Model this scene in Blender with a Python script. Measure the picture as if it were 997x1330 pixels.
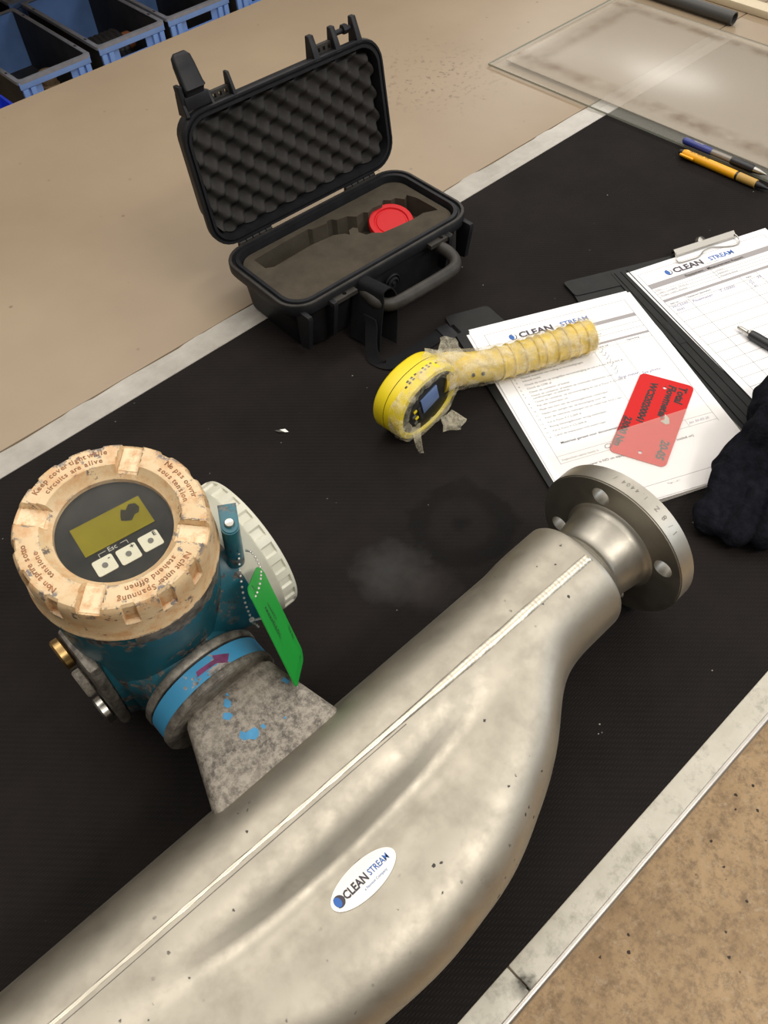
import bpy, bmesh, math, random
from math import sin, cos, pi, sqrt, radians, hypot, atan2
from mathutils import Vector, Matrix, noise

for o in list(bpy.data.objects):
    bpy.data.objects.remove(o)
SC = bpy.context.scene
COL = SC.collection
random.seed(7)

# ------------------------------------------------------------------ camera, world, lights, exposure
F_PX, PITCH, YAW, ROLL, CAM_H = 1093.728, 0.916472, 0.887122, -0.079602, 0.674341
_f = Vector((cos(PITCH) * cos(YAW), cos(PITCH) * sin(YAW), -sin(PITCH)))
_r0 = Vector((sin(YAW), -cos(YAW), 0))
_u0 = _r0.cross(_f)
_r = cos(ROLL) * _r0 + sin(ROLL) * _u0
_u = -sin(ROLL) * _r0 + cos(ROLL) * _u0
cam_d = bpy.data.cameras.new('camera')
cam = bpy.data.objects.new('camera', cam_d)
COL.objects.link(cam)
cam_d.sensor_fit = 'HORIZONTAL'
cam_d.sensor_width = 36.0
cam_d.lens = F_PX / 997.0 * 36.0
cam_d.clip_start = 0.01
cam.matrix_world = Matrix(((_r.x, _u.x, -_f.x, 0), (_r.y, _u.y, -_f.y, 0), (_r.z, _u.z, -_f.z, CAM_H), (0, 0, 0, 1)))
SC.camera = cam

W = bpy.data.worlds.new('workshop_ambient')
SC.world = W
W.use_nodes = True
W.node_tree.nodes['Background'].inputs[0].default_value = (1.0, 0.95, 0.88, 1)
W.node_tree.nodes['Background'].inputs[1].default_value = 0.12


def area(name, loc, target, sx, sy, power, col):
    d = bpy.data.lights.new(name, 'AREA')
    d.shape = 'RECTANGLE'
    d.size, d.size_y, d.energy, d.color = sx, sy, power, col
    o = bpy.data.objects.new(name, d)
    COL.objects.link(o)
    o.location = loc
    o.rotation_euler = (Vector(target) - Vector(loc)).to_track_quat('-Z', 'Y').to_euler()
    return o


area('ceiling_light_panels', (1.0, 1.2, 3.3), (1.0, 1.2, 0), 7.0, 6.5, 172, (1.0, 0.955, 0.89))
area('ceiling_or_fill_lamp', (0.9, 1.7, 3.1), (0.6, 0.6, 0), 2.4, 0.5, 20, (1.0, 0.95, 0.88))
area('ceiling_or_fill_lamp', (0.9, -2.0, 2.9), (0.8, -0.4, -0.92), 1.8, 0.5, 56, (1.0, 0.95, 0.88))  # fill lamp added to brighten the floor in front of the table
area('ceiling_or_fill_lamp', (5.72, 3.62, 2.6), (1.2, 0.76, 0), 1.0, 0.45, 32, (1.0, 0.96, 0.9))
area('window_daylight', (3.2, -1.9, 1.3), (0.3, 0.15, 0), 1.6, 1.0, 30, (0.82, 0.9, 1.0))

SC.view_settings.view_transform = 'Standard'
SC.view_settings.look = 'None'
SC.view_settings.exposure = 0.14
SC.view_settings.gamma = 1.0
SC.view_settings.use_curve_mapping = False


# ------------------------------------------------------------------ materials
class NT:
    def __init__(s, name):
        s.m = bpy.data.materials.new(name)
        s.m.use_nodes = True
        s.t = s.m.node_tree
        s.b = s.t.nodes['Principled BSDF']
        s.out = s.t.nodes['Material Output']
        s.co = s.t.nodes.new('ShaderNodeTexCoord').outputs['Object']

    def n(s, k, **kw):
        x = s.t.nodes.new(k)
        for a, v in kw.items():
            setattr(x, a, v)
        return x

    def L(s, a, b):
        s.t.links.new(a, b)

    def noise(s, scale, detail=4, rough=0.6, co=None, stretch=None):
        x = s.n('ShaderNodeTexNoise')
        x.inputs['Scale'].default_value = scale
        x.inputs['Detail'].default_value = detail
        x.inputs['Roughness'].default_value = rough
        c = co or s.co
        if stretch:
            mp = s.n('ShaderNodeMapping')
            mp.inputs['Scale'].default_value = stretch
            s.L(c, mp.inputs[0])
            c = mp.outputs[0]
        s.L(c, x.inputs['Vector'])
        return x.outputs['Fac']

    def voro(s, scale, rnd=1.0):
        x = s.n('ShaderNodeTexVoronoi')
        x.inputs['Scale'].default_value = scale
        x.inputs['Randomness'].default_value = rnd
        s.L(s.co, x.inputs['Vector'])
        return x.outputs['Distance']

    def rng(s, v, lo, hi, a=0.0, b=1.0):
        x = s.n('ShaderNodeMapRange')
        x.clamp = True
        for i, q in enumerate((lo, hi, a, b)):
            x.inputs[i + 1].default_value = q
        s.L(v, x.inputs[0])
        return x.outputs[0]

    def math(s, op, a, b=None):
        x = s.n('ShaderNodeMath', operation=op)
        for i, q in enumerate((a, b)):
            if q is None:
                continue
            if isinstance(q, (int, float)):
                x.inputs[i].default_value = q
            else:
                s.L(q, x.inputs[i])
        return x.outputs[0]

    def mix(s, fac, a, b):
        x = s.n('ShaderNodeMix', data_type='RGBA')
        if isinstance(fac, (int, float)):
            x.inputs[0].default_value = fac
        else:
            s.L(fac, x.inputs[0])
        for i, q in ((6, a), (7, b)):
            if isinstance(q, tuple):
                x.inputs[i].default_value = (*q[:3], 1)
            else:
                s.L(q, x.inputs[i])
        return x.outputs[2]

    def blob(s, c, r, soft, wob=0.0, wscale=40.0):
        x = s.n('ShaderNodeVectorMath', operation='DISTANCE')
        s.L(s.co, x.inputs[0])
        x.inputs[1].default_value = c
        d = x.outputs['Value']
        if wob:
            nn = s.noise(wscale, 3)
            d = s.math('ADD', d, s.rng(nn, 0.2, 0.8, -wob, wob))
        return s.rng(d, r, r + soft, 1.0, 0.0)

    def bump(s, h, strength=0.3, dist=0.001):
        x = s.n('ShaderNodeBump')
        x.inputs['Strength'].default_value = strength
        x.inputs['Distance'].default_value = dist
        s.L(h, x.inputs['Height'])
        s.L(x.outputs[0], s.b.inputs['Normal'])

    def set(s, **kw):
        for k, v in kw.items():
            i = s.b.inputs[k.replace('_', ' ')]
            if isinstance(v, (int, float)):
                i.default_value = v
            elif isinstance(v, tuple):
                i.default_value = (*v[:3], 1)
            else:
                s.L(v, i)
        return s


def simple(name, col, rough=0.5, metal=0.0, var=0.0, vscale=30, bump=0.0, bscale=200, bdist=0.0006, spec=0.5, coat=0.0):
    t = NT(name)
    c = col
    if var:
        c = t.mix(t.rng(t.noise(vscale), 0.3, 0.7), tuple(q * (1 - var) for q in col), tuple(min(1, q * (1 + var)) for q in col))
    t.set(Base_Color=c, Roughness=rough, Metallic=metal, Specular_IOR_Level=spec, Coat_Weight=coat)
    if bump:
        t.bump(t.noise(bscale, 3), bump, bdist)
    return t.m


def m_steel(name, col=(0.66, 0.61, 0.52), rough=0.4, spots=True, brush=None):
    t = NT(name)
    a = t.noise(9, 5, 0.6)
    c = t.mix(t.rng(a, 0.3, 0.7), tuple(q * 0.86 for q in col), tuple(min(1, q * 1.1) for q in col))
    g = t.noise(45, 4, 0.65)
    c = t.mix(t.rng(g, 0.45, 0.72, 0, 0.22), c, tuple(q * 0.55 for q in col))
    met = 1.0
    if spots:
        v = t.voro(95)
        gate = t.rng(t.noise(14, 2), 0.50, 0.57)
        sp = t.math('MULTIPLY', t.rng(t.math('ADD', v, t.rng(t.noise(500, 2), 0.3, 0.7, -0.05, 0.05)), 0.09, 0.13, 1, 0), gate)
        v2 = t.voro(34)
        sp = t.math('MAXIMUM', sp, t.math('MULTIPLY', t.rng(t.math('ADD', v2, t.rng(t.noise(300, 2), 0.3, 0.7, -0.03, 0.03)), 0.045, 0.06, 1, 0), t.rng(t.noise(6, 2), 0.5, 0.55)))
        c = t.mix(sp, c, (0.035, 0.03, 0.025))
        met = t.rng(sp, 0, 1, 1.0, 0.2)
    ro = t.rng(g, 0.3, 0.7, rough - 0.06, rough + 0.08)
    t.set(Base_Color=c, Metallic=met, Roughness=ro)
    t.bump(t.noise(260 if not brush else 60, 3, 0.6, stretch=brush), 0.12, 0.0004)
    return t.m


M = {}
M['steel'] = m_steel('bead_blasted_steel', (0.425, 0.388, 0.322), rough=0.52)
M['steel_flange'] = m_steel('turned_flange_steel', (0.47, 0.44, 0.38), 0.44, False)
M['weld'] = m_steel('weld_bead_steel', (0.62, 0.57, 0.47), 0.38, False)
M['bright'] = simple('bright_metal', (0.50, 0.48, 0.44), 0.28, 1.0)
M['dark_engrave'] = simple('engraved_recess', (0.20, 0.185, 0.155), 0.6)

t = NT('black_ribbed_rubber')
wv = t.n('ShaderNodeTexWave', wave_type='BANDS', bands_direction='DIAGONAL')
wv.inputs['Scale'].default_value = 95
wv.inputs['Distortion'].default_value = 0.15
t.L(t.co, wv.inputs[0])
wv2 = t.n('ShaderNodeTexWave', wave_type='BANDS', bands_direction='Y')
wv2.inputs['Scale'].default_value = 150
t.L(t.co, wv2.inputs[0])
wh = t.math('MULTIPLY', wv.outputs['Fac'], wv2.outputs['Fac'])
c = t.mix(t.rng(t.noise(7, 5, 0.65), 0.35, 0.7), (0.007, 0.006, 0.0055), (0.0155, 0.0115, 0.0105))
c = t.mix(t.rng(wh, 0.0, 0.9, 0, 0.6), c, (0.019, 0.0155, 0.0138))
ring = t.math('SUBTRACT', t.blob((0.372, 0.336, 0), 0.050, 0.006, 0.012, 30), t.blob((0.370, 0.336, 0), 0.024, 0.012, 0.008, 50))
c = t.mix(t.math('MULTIPLY', ring, 0.65), c, (0.0045, 0.004, 0.0038))
c = t.mix(t.math('MULTIPLY', t.blob((0.371, 0.337, 0), 0.004, 0.008, 0.006, 60), 0.8), c, (0.0045, 0.004, 0.0038))
c = t.mix(t.math('MULTIPLY', t.blob((0.283, 0.345, 0), 0.006, 0.035, 0.012, 40), 0.75), c, (0.045, 0.044, 0.042))
c = t.mix(t.math('MULTIPLY', t.blob((0.295, 0.305, 0), 0.004, 0.03, 0.01, 40), 0.5), c, (0.05, 0.042, 0.040))
dv = t.math('MULTIPLY', t.rng(t.voro(70), 0.035, 0.06, 1, 0), t.rng(t.noise(22, 2), 0.57, 0.6))
c = t.mix(dv, c, (0.32, 0.30, 0.27))
t.set(Base_Color=c, Roughness=0.8, Specular_IOR_Level=0.12)
t.bump(wh, 0.45, 0.0006)
M['mat'] = t.m

t = NT('beige_laminate')
c = t.mix(t.rng(t.noise(3, 4), 0.3, 0.7), (0.275, 0.205, 0.135), (0.335, 0.255, 0.170))
sp = t.math('MULTIPLY', t.rng(t.voro(38), 0.05, 0.13, 1, 0), t.rng(t.noise(9, 3), 0.53, 0.6))
c = t.mix(t.math('MULTIPLY', sp, 0.6), c, (0.10, 0.065, 0.045))
c = t.mix(t.math('MULTIPLY', t.blob((0.50, -0.11, 0.92), 0.01, 0.13, 0.05, 60), t.rng(t.noise(110, 3), 0.56, 0.64, 0, 0.8)), c, (0.12, 0.08, 0.055))
t.set(Base_Color=c, Roughness=0.42, Specular_IOR_Level=0.4)
t.bump(t.noise(120, 3), 0.05, 0.0005)
M['beige'] = t.m

t = NT('grey_tape')
c = t.mix(t.rng(t.noise(14, 5, 0.7), 0.3, 0.72), (0.30, 0.275, 0.235), (0.48, 0.45, 0.40))
c = t.mix(t.rng(t.noise(60, 4, 0.7, stretch=(0.1, 1, 1)), 0.58, 0.75, 0, 0.4), c, (0.62, 0.60, 0.55))
t.set(Base_Color=c, Roughness=0.38, Specular_IOR_Level=0.5)
t.bump(t.noise(40, 4, stretch=(0.3, 1, 1)), 0.2, 0.001)
M['tape'] = t.m

t = NT('worn_white_paint')
c = t.mix(t.rng(t.noise(20, 5, 0.7), 0.3, 0.72), (0.46, 0.43, 0.35), (0.62, 0.58, 0.49))
c = t.mix(t.rng(t.noise(55, 6, 0.75), 0.52, 0.74, 0, 0.6), c, (0.14, 0.12, 0.09))
c = t.mix(t.math('MULTIPLY', t.blob((-0.287, -0.355, 0.92), 0.002, 0.009, 0.005, 220), 0.92), c, (0.02, 0.018, 0.012))
t.set(Base_Color=c, Roughness=0.5)
t.bump(t.noise(160, 4), 0.15, 0.0006)
M['rail'] = t.m
M['alu'] = m_steel('dull_aluminium', (0.48, 0.45, 0.41), 0.42, False)

t = NT('stained_concrete')
c = t.mix(t.rng(t.noise(5, 6, 0.7), 0.3, 0.7), (0.40, 0.255, 0.125), (0.74, 0.51, 0.28))
c = t.mix(t.rng(t.noise(38, 7, 0.8), 0.46, 0.62, 0, 0.8), c, (0.28, 0.185, 0.10))
c = t.mix(t.rng(t.noise(60, 4, 0.7), 0.55, 0.72, 0, 0.5), c, (0.72, 0.56, 0.37))
c = t.mix(t.math('MULTIPLY', t.rng(t.math('ADD', t.voro(30), t.rng(t.noise(120, 3), 0.3, 0.7, -0.05, 0.05)), 0.07, 0.10, 1, 0), t.rng(t.noise(4, 2), 0.45, 0.5)), c, (0.05, 0.028, 0.015))
t.set(Base_Color=c, Roughness=0.6)
t.bump(t.noise(40, 5), 0.2, 0.002)
M['concrete'] = t.m
M['plaster'] = simple('grey_plaster', (0.34, 0.33, 0.31), 0.8, 0, 0.1, 3)

# transmitter paints
t = NT('chipped_cream_paint')
c = t.mix(t.rng(t.noise(26, 4), 0.3, 0.7), (0.60, 0.42, 0.225), (0.73, 0.55, 0.33))
c = t.mix(t.rng(t.noise(75, 6, 0.75), 0.46, 0.68, 0, 0.8), c, (0.56, 0.27, 0.095))
sx = t.n('ShaderNodeSeparateXYZ')
t.L(t.co, sx.inputs[0])
chip = t.math('MULTIPLY', t.rng(t.noise(120, 5, 0.7), 0.60, 0.63), t.rng(t.noise(30, 2), 0.5, 0.56))
c = t.mix(chip, c, (0.16, 0.13, 0.11))
pt = t.n('ShaderNodeNewGeometry').outputs['Pointiness']
c = t.mix(t.math('MULTIPLY', t.rng(pt, 0.492, 0.470), t.rng(t.noise(110, 4, 0.7), 0.40, 0.60, 0.1, 0.9)), c, (0.50, 0.22, 0.07))
c = t.mix(t.math('MULTIPLY', t.rng(pt, 0.515, 0.54), t.rng(t.noise(85, 5, 0.75), 0.52, 0.57)), c, (0.17, 0.145, 0.13))
t.set(Base_Color=c, Roughness=0.45)
t.bump(t.noise(180, 4), 0.2, 0.0005)
M['cream'] = t.m
t = NT('rusty_cream_slot')
c = t.mix(t.rng(t.noise(90, 5, 0.7), 0.46, 0.70), (0.80, 0.63, 0.40), (0.52, 0.24, 0.08))
t.set(Base_Color=c, Roughness=0.55)
M['slot'] = t.m
M['lettering'] = simple('rust_brown_lettering', (0.30, 0.13, 0.055), 0.6, 0, 0.5, 160)

t = NT('chipped_blue_paint')
c = t.mix(t.rng(t.noise(20, 4), 0.3, 0.7), (0.011, 0.088, 0.120), (0.019, 0.142, 0.188))
chip = t.math('MULTIPLY', t.rng(t.noise(70, 6, 0.75), 0.53, 0.545), t.rng(t.noise(13, 3), 0.47, 0.52))
c = t.mix(chip, c, t.mix(t.rng(t.noise(200, 3), 0.4, 0.6), (0.05, 0.042, 0.038), (0.20, 0.17, 0.145)))
t.set(Base_Color=c, Roughness=t.rng(chip, 0, 1, 0.32, 0.6))
t.bump(chip, 0.35, -0.0006)
M['blue'] = t.m
t = NT('chipped_light_blue_band')
chip = t.rng(t.noise(48, 5, 0.7), 0.57, 0.585)
c = t.mix(chip, (0.045, 0.26, 0.46), t.mix(t.rng(t.noise(200, 3), 0.4, 0.6), (0.12, 0.1, 0.085), (0.34, 0.31, 0.27)))
t.set(Base_Color=c, Roughness=0.4)
M['band'] = t.m
t = NT('weathered_cast_aluminium')
c = t.mix(t.rng(t.noise(170, 7, 0.85), 0.42, 0.57), (0.10, 0.085, 0.07), (0.32, 0.285, 0.235))
c = t.mix(t.rng(t.noise(22, 5, 0.7), 0.45, 0.7, 0, 0.55), c, (0.42, 0.37, 0.30))
c = t.mix(t.math('MULTIPLY', t.rng(t.voro(60), 0.05, 0.11, 1, 0), t.rng(t.noise(30, 2), 0.58, 0.62)), c, (0.02, 0.017, 0.014))
t.set(Base_Color=c, Roughness=0.62, Metallic=0.25)
t.bump(t.noise(220, 5, 0.7), 0.5, 0.0008)
M['cast'] = t.m
t = NT('worn_grey_ring')
c = t.mix(t.rng(t.noise(90, 6, 0.75), 0.38, 0.64), (0.10, 0.085, 0.072), (0.33, 0.30, 0.25))
t.set(Base_Color=c, Roughness=0.5, Metallic=0.5)
t.bump(t.noise(160, 4), 0.3, 0.0005)
M['ring'] = t.m
M['flake'] = simple('blue_paint_flake', (0.045, 0.24, 0.44), 0.45, 0, 0.15, 90)
M['purple'] = simple('purple_marker', (0.16, 0.025, 0.10), 0.5, 0, 0.4, 120)
M['gasket'] = simple('black_gasket', (0.012, 0.012, 0.012), 0.5)
M['white_cover'] = simple('off_white_plastic', (0.60, 0.58, 0.47), 0.4, 0, 0.08, 25, 0.05, 120)
M['brass'] = simple('brass', (0.46, 0.30, 0.12), 0.35, 1.0, 0.3, 60)
t = NT('smoked_display_face')
c = t.mix(t.rng(t.noise(26, 5, 0.7), 0.4, 0.72), (0.012, 0.012, 0.011), (0.045, 0.043, 0.038))
t.set(Base_Color=c, Roughness=0.4, Specular_IOR_Level=0.12)
M['display'] = t.m
t = NT('olive_liquid_crystal')
c = t.mix(t.rng(t.noise(40, 3), 0.3, 0.7), (0.20, 0.165, 0.004), (0.245, 0.205, 0.007))
c = t.mix(t.blob((0.0925, 0.2045, 0), 0.30, 0.01), c, c)
t.set(Base_Color=c, Roughness=0.4, Specular_IOR_Level=0.1)
M['lcd'] = t.m
M['lcd_dark'] = simple('burnt_crystal_patch', (0.035, 0.032, 0.02), 0.5, 0, 0.5, 200, spec=0.1)
M['key_white'] = simple('white_key', (0.70, 0.67, 0.50), 0.45)
M['key_dot'] = simple('grey_key_sensor', (0.13, 0.12, 0.10), 0.4)
M['print_pale'] = simple('pale_print', (0.45, 0.43, 0.36), 0.5)
M['print_black'] = simple('black_print', (0.018, 0.017, 0.02), 0.6)
M['print_grey'] = simple('grey_print', (0.06, 0.058, 0.06), 0.6)
M['rule_grey'] = simple('thin_rule_print', (0.15, 0.14, 0.14), 0.6)
M['band_grey'] = simple('grey_band_print', (0.34, 0.315, 0.315), 0.6)
M['logo_dark'] = simple('dark_logo_print', (0.045, 0.035, 0.05), 0.5)
M['logo_blue'] = simple('blue_logo_print', (0.025, 0.12, 0.42), 0.5)
M['ink'] = simple('blue_violet_ink', (0.06, 0.045, 0.22), 0.6)
M['marker'] = simple('black_marker_ink', (0.035, 0.012, 0.012), 0.5)
M['sticker'] = simple('white_vinyl_sticker', (0.86, 0.84, 0.78), 0.35)
M['paper'] = simple('white_paper', (0.88, 0.865, 0.87), 0.75, 0, 0.02, 20, 0.05, 60)
M['red_tag'] = simple('red_plastic_tag', (0.58, 0.012, 0.012), 0.4, spec=0.2)
M['green_tag'] = simple('green_plastic_tag', (0.008, 0.27, 0.03), 0.45)
M['chain'] = simple('nickel_bead_chain', (0.62, 0.6, 0.56), 0.3, 0.6)
M['folder'] = simple('black_grained_vinyl', (0.012, 0.0125, 0.012), 0.5, 0, 0.2, 60, 0.25, 500, 0.0005, 0.22)
M['case'] = simple('black_case_plastic', (0.013, 0.013, 0.015), 0.5, 0, 0.25, 60, 0.15, 400, 0.0004, 0.25)
M['case_rim'] = simple('dusty_case_rim', (0.035, 0.031, 0.027), 0.5, 0, 0.3, 60, spec=0.3)
M['gasket_dark'] = simple('case_seal', (0.008, 0.008, 0.010), 0.4, spec=0.3)
M['egg_foam'] = simple('charcoal_egg_crate_foam', (0.045, 0.042, 0.039), 0.95, 0, 0.2, 25, 0.5, 500, 0.0008, 0.1)
M['foam'] = simple('dusty_brown_foam', (0.068, 0.057, 0.042), 0.95, 0, 0.18, 40, 0.5, 450, 0.0008, 0.1)
M['webbing'] = simple('black_nylon_webbing', (0.008, 0.008, 0.009), 0.8, 0, 0.2, 60, 0.5, 700, 0.0006, 0.15)
M['red_plastic'] = simple('red_plastic_lid', (0.56, 0.012, 0.016), 0.4, spec=0.2)
M['yellow'] = simple('yellow_plastic', (0.80, 0.62, 0.012), 0.4)
M['yellow_dull'] = simple('worn_yellow_plastic', (0.66, 0.47, 0.06), 0.45, 0, 0.25, 60)
M['meter_face'] = simple('black_meter_face', (0.02, 0.02, 0.019), 0.35, 0, 0.4, 90)
M['meter_screen'] = simple('blue_grey_meter_screen', (0.14, 0.21, 0.40), 0.3)
M['pen_yellow'] = simple('orange_yellow_pen_plastic', (0.86, 0.40, 0.01), 0.35)
M['pen_tan'] = simple('tan_pen_grip', (0.50, 0.30, 0.07), 0.5)
M['pen_blue'] = simple('blue_pen_plastic', (0.03, 0.045, 0.22), 0.35)
M['pen_black'] = simple('black_pen_plastic', (0.015, 0.015, 0.017), 0.4)
M['pen_clear'] = simple('smoky_clear_barrel', (0.24, 0.215, 0.18), 0.25)
M['cloth'] = simple('black_fleece', (0.0085, 0.009, 0.0125), 1.0, 0, 0.35, 120, 0.9, 350, 0.0015, 0.05)
t = NT('scuffed_blue_plastic')
c = t.mix(t.rng(t.noise(10, 4), 0.3, 0.7), (0.15, 0.29, 0.66), (0.20, 0.36, 0.76))
t.set(Base_Color=c, Roughness=0.45)
M['bin'] = t.m
M['bin_inside'] = simple('dark_grey_bin_inside', (0.035, 0.034, 0.034), 0.7, 0, 0.4, 12)  # dark grey for bin floor and side walls, back wall stays blue
M['bin_rim'] = simple('scuffed_grey_blue_rim', (0.24, 0.255, 0.30), 0.5, 0, 0.15, 30)
M['bin_bright'] = simple('bright_blue_plastic', (0.015, 0.05, 0.62), 0.4)
M['fitting'] = simple('tan_fitting', (0.26, 0.175, 0.10), 0.55, 0, 0.3, 30)
M['hose'] = simple('dark_rubber_hose', (0.018, 0.018, 0.02), 0.6)
M['orange'] = simple('orange_brown_fitting', (0.30, 0.11, 0.045), 0.5)
M['tube'] = simple('dark_grey_tube', (0.062, 0.06, 0.056), 0.5)
M['batten'] = simple('cream_batten_wood', (0.62, 0.52, 0.36), 0.55, 0, 0.08, 12)
M['foil'] = simple('silver_foil', (0.75, 0.74, 0.7), 0.2, 0.9)


def film(name, col, alpha, rough=0.25, wrinkle=0.0, wscale=90, dirt=None, ior=1.45):
    t = NT(name)
    tr = t.n('ShaderNodeBsdfTransparent')
    mx = t.n('ShaderNodeMixShader')
    c = col
    fac = alpha
    if dirt:
        c = t.mix(dirt(t), col, (0.24, 0.15, 0.085))
    if wrinkle:
        nn = t.noise(wscale, 4, 0.65)
        fac = t.rng(nn, 0.35, 0.7, max(0, alpha - 0.22), min(1, alpha + 0.3))
        t.bump(nn, wrinkle, 0.003)
    t.set(Base_Color=c, Roughness=rough, IOR=ior)
    if isinstance(fac, float):
        mx.inputs[0].default_value = fac
    else:
        t.L(fac, mx.inputs[0])
    t.L(tr.outputs[0], mx.inputs[1])
    t.L(t.b.outputs[0], mx.inputs[2])
    t.L(mx.outputs[0], t.out.inputs[0])
    return t.m


M['clear_plate'] = film('scuffed_clear_acrylic', (0.60, 0.58, 0.50), 0.13, 0.2)
M['plate_edge'] = simple('greenish_acrylic_edge', (0.36, 0.37, 0.30), 0.3)


def _dirt(t):
    sx = t.n('ShaderNodeSeparateXYZ')
    t.L(t.co, sx.inputs[0])
    a = t.rng(t.math('ABSOLUTE', t.math('SUBTRACT', sx.outputs[0], 1.148)), 0.004, 0.022, 1, 0)
    b = t.rng(t.math('ABSOLUTE', t.math('SUBTRACT', sx.outputs[0], 1.405)), 0.002, 0.014, 1, 0)
    d = t.rng(t.math('ABSOLUTE', t.math('SUBTRACT', sx.outputs[1], 0.915)), 0.002, 0.020, 1, 0)
    m = t.math('MAXIMUM', t.math('MAXIMUM', a, b), t.math('MULTIPLY', d, 0.8))
    return t.math('MULTIPLY', m, t.rng(t.noise(24, 5, 0.7), 0.38, 0.62, 0, 0.75))


M['frosted'] = film('dirty_frosted_acrylic', (0.56, 0.485, 0.385), 0.40, 0.26, 0, 0, _dirt)
M['pocket'] = film('clear_pocket_plastic', (0.80, 0.74, 0.66), 0.12, 0.18)
M['wrap'] = film('crinkled_clear_wrap', (0.80, 0.72, 0.52), 0.27, 0.14, 1.0, 75)
M['window_glass'] = film('hazy_display_glass', (0.10, 0.10, 0.09), 0.06, 0.12)


# ------------------------------------------------------------------ mesh helpers
def box(bm, c, s, bevel=0.0, rot=None, seg=2):
    g = bmesh.ops.create_cube(bm, size=1.0)
    vs = g['verts']
    bmesh.ops.scale(bm, vec=s, verts=vs)
    if bevel:
        es = list({e for v in vs for e in v.link_edges})
        r = bmesh.ops.bevel(bm, geom=es, offset=bevel, segments=seg, affect='EDGES', profile=0.5)
        vs = list({v for f in r['faces'] for v in f.verts} | {v for v in vs if v.is_valid})
    if rot is not None:
        bmesh.ops.transform(bm, matrix=rot.to_4x4() if len(rot) == 3 else rot, verts=vs)
    bmesh.ops.translate(bm, vec=c, verts=vs)
    return vs


def loft(bm, loops, cap0=True, cap1=True, close=False):
    rows = [[bm.verts.new(p) for p in l] for l in loops]
    n = len(rows[0])
    pairs = list(zip(rows, rows[1:])) + ([(rows[-1], rows[0])] if close else [])
    for a, b in pairs:
        for i in range(n):
            j = (i + 1) % n
            bm.faces.new((a[i], a[j], b[j], b[i]))
    if not close:
        if cap0:
            bm.faces.new(rows[0][::-1])
        if cap1:
            bm.faces.new(rows[-1])
    return rows


def lathe(bm, prof, seg=48, T=None, cap0=True, cap1=True, close=False):
    T = T or Matrix()
    loops = []
    for r, z in prof:
        loops.append([T @ Vector((max(r, 1e-5) * cos(2 * pi * k / seg), max(r, 1e-5) * sin(2 * pi * k / seg), z)) for k in range(seg)])
    loft(bm, loops, cap0, cap1, close)


def frame(t, up=Vector((0, 0, 1))):
    t = t.normalized()
    if abs(t.dot(up)) > 0.95:
        up = Vector((1, 0, 0))
    a = up.cross(t).normalized()
    return a, t.cross(a)


def tube(bm, pts, r, seg=10, caps=True, flat=1.0):
    pts = [Vector(p) for p in pts]
    loops = []
    for i, p in enumerate(pts):
        tg = pts[min(i + 1, len(pts) - 1)] - pts[max(i - 1, 0)]
        a, b = frame(tg)
        rr = r[i] if isinstance(r, (list, tuple)) else r
        loops.append([p + a * rr * cos(2 * pi * k / seg) + b * rr * flat * sin(2 * pi * k / seg) for k in range(seg)])
    loft(bm, loops, caps, caps)


def spline(pts, n=8):
    pts = [Vector(p) for p in pts]
    out = []
    for i in range(len(pts) - 1):
        p0, p1, p2, p3 = pts[max(i - 1, 0)], pts[i], pts[i + 1], pts[min(i + 2, len(pts) - 1)]
        for k in range(n):
            s = k / n
            out.append(0.5 * ((2 * p1) + (p2 - p0) * s + (2 * p0 - 5 * p1 + 4 * p2 - p3) * s * s + (3 * p1 - p0 - 3 * p2 + p3) * s ** 3))
    out.append(pts[-1])
    return out


def rrect(w, d, r, z, n=6, cx=0, cy=0):
    out = []
    for qx, qy, a0 in ((1, 1, 0), (-1, 1, 90), (-1, -1, 180), (1, -1, 270)):
        for k in range(n + 1):
            a = radians(a0 + 90 * k / n)
            out.append(Vector((cx + qx * (w / 2 - r) + r * cos(a), cy + qy * (d / 2 - r) + r * sin(a), z)))
    return out


def prism(bm, outer, holes, z0, z1):
    """flat plate with holes, from z0 to z1 (outlines are 2-D)"""
    es = []
    for ring_ in [outer] + list(holes):
        vs = [bm.verts.new((p[0], p[1], z0)) for p in ring_]
        es += [bm.edges.new((vs[i], vs[(i + 1) % len(vs)])) for i in range(len(vs))]
    g = bmesh.ops.triangle_fill(bm, edges=es, use_beauty=True)
    fs = [f for f in g['geom'] if isinstance(f, bmesh.types.BMFace)]
    e = bmesh.ops.extrude_face_region(bm, geom=fs)
    bmesh.ops.translate(bm, vec=(0, 0, z1 - z0), verts=[v for v in e['geom'] if isinstance(v, bmesh.types.BMVert)])


def circle2(cx, cy, r, n=24, e=1.0):
    return [(cx + r * cos(2 * pi * k / n), cy + r * e * sin(2 * pi * k / n)) for k in range(n)]


def obj(name, bm, mat, parent=None, T=None, angle=40, smooth=True, recalc=True):
    if T is not None:
        bm.transform(T)
    if recalc:
        bmesh.ops.recalc_face_normals(bm, faces=bm.faces)
    me = bpy.data.meshes.new(name)
    bm.to_mesh(me)
    bm.free()
    me.materials.append(mat)
    if smooth and len(me.polygons):
        me.polygons.foreach_set('use_smooth', [True] * len(me.polygons))
        me.set_sharp_from_angle(angle=radians(angle))
    o = bpy.data.objects.new(name, me)
    COL.objects.link(o)
    if parent is not None:
        o.parent = parent
    return o


def thing(name, label, cat, loc=(0, 0, 0), rz=0.0, group=None):
    o = bpy.data.objects.new(name, None)
    o.empty_display_size = 0.02
    COL.objects.link(o)
    o.location = loc
    o.rotation_euler = (0, 0, rz)
    return tag(o, label, cat, group)


def tag(o, label, cat, group=None):
    o['label'] = label
    o['category'] = cat
    if group:
        o['group'] = group
    return o


def struct(o, kind='structure'):
    o['kind'] = kind
    return o


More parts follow.
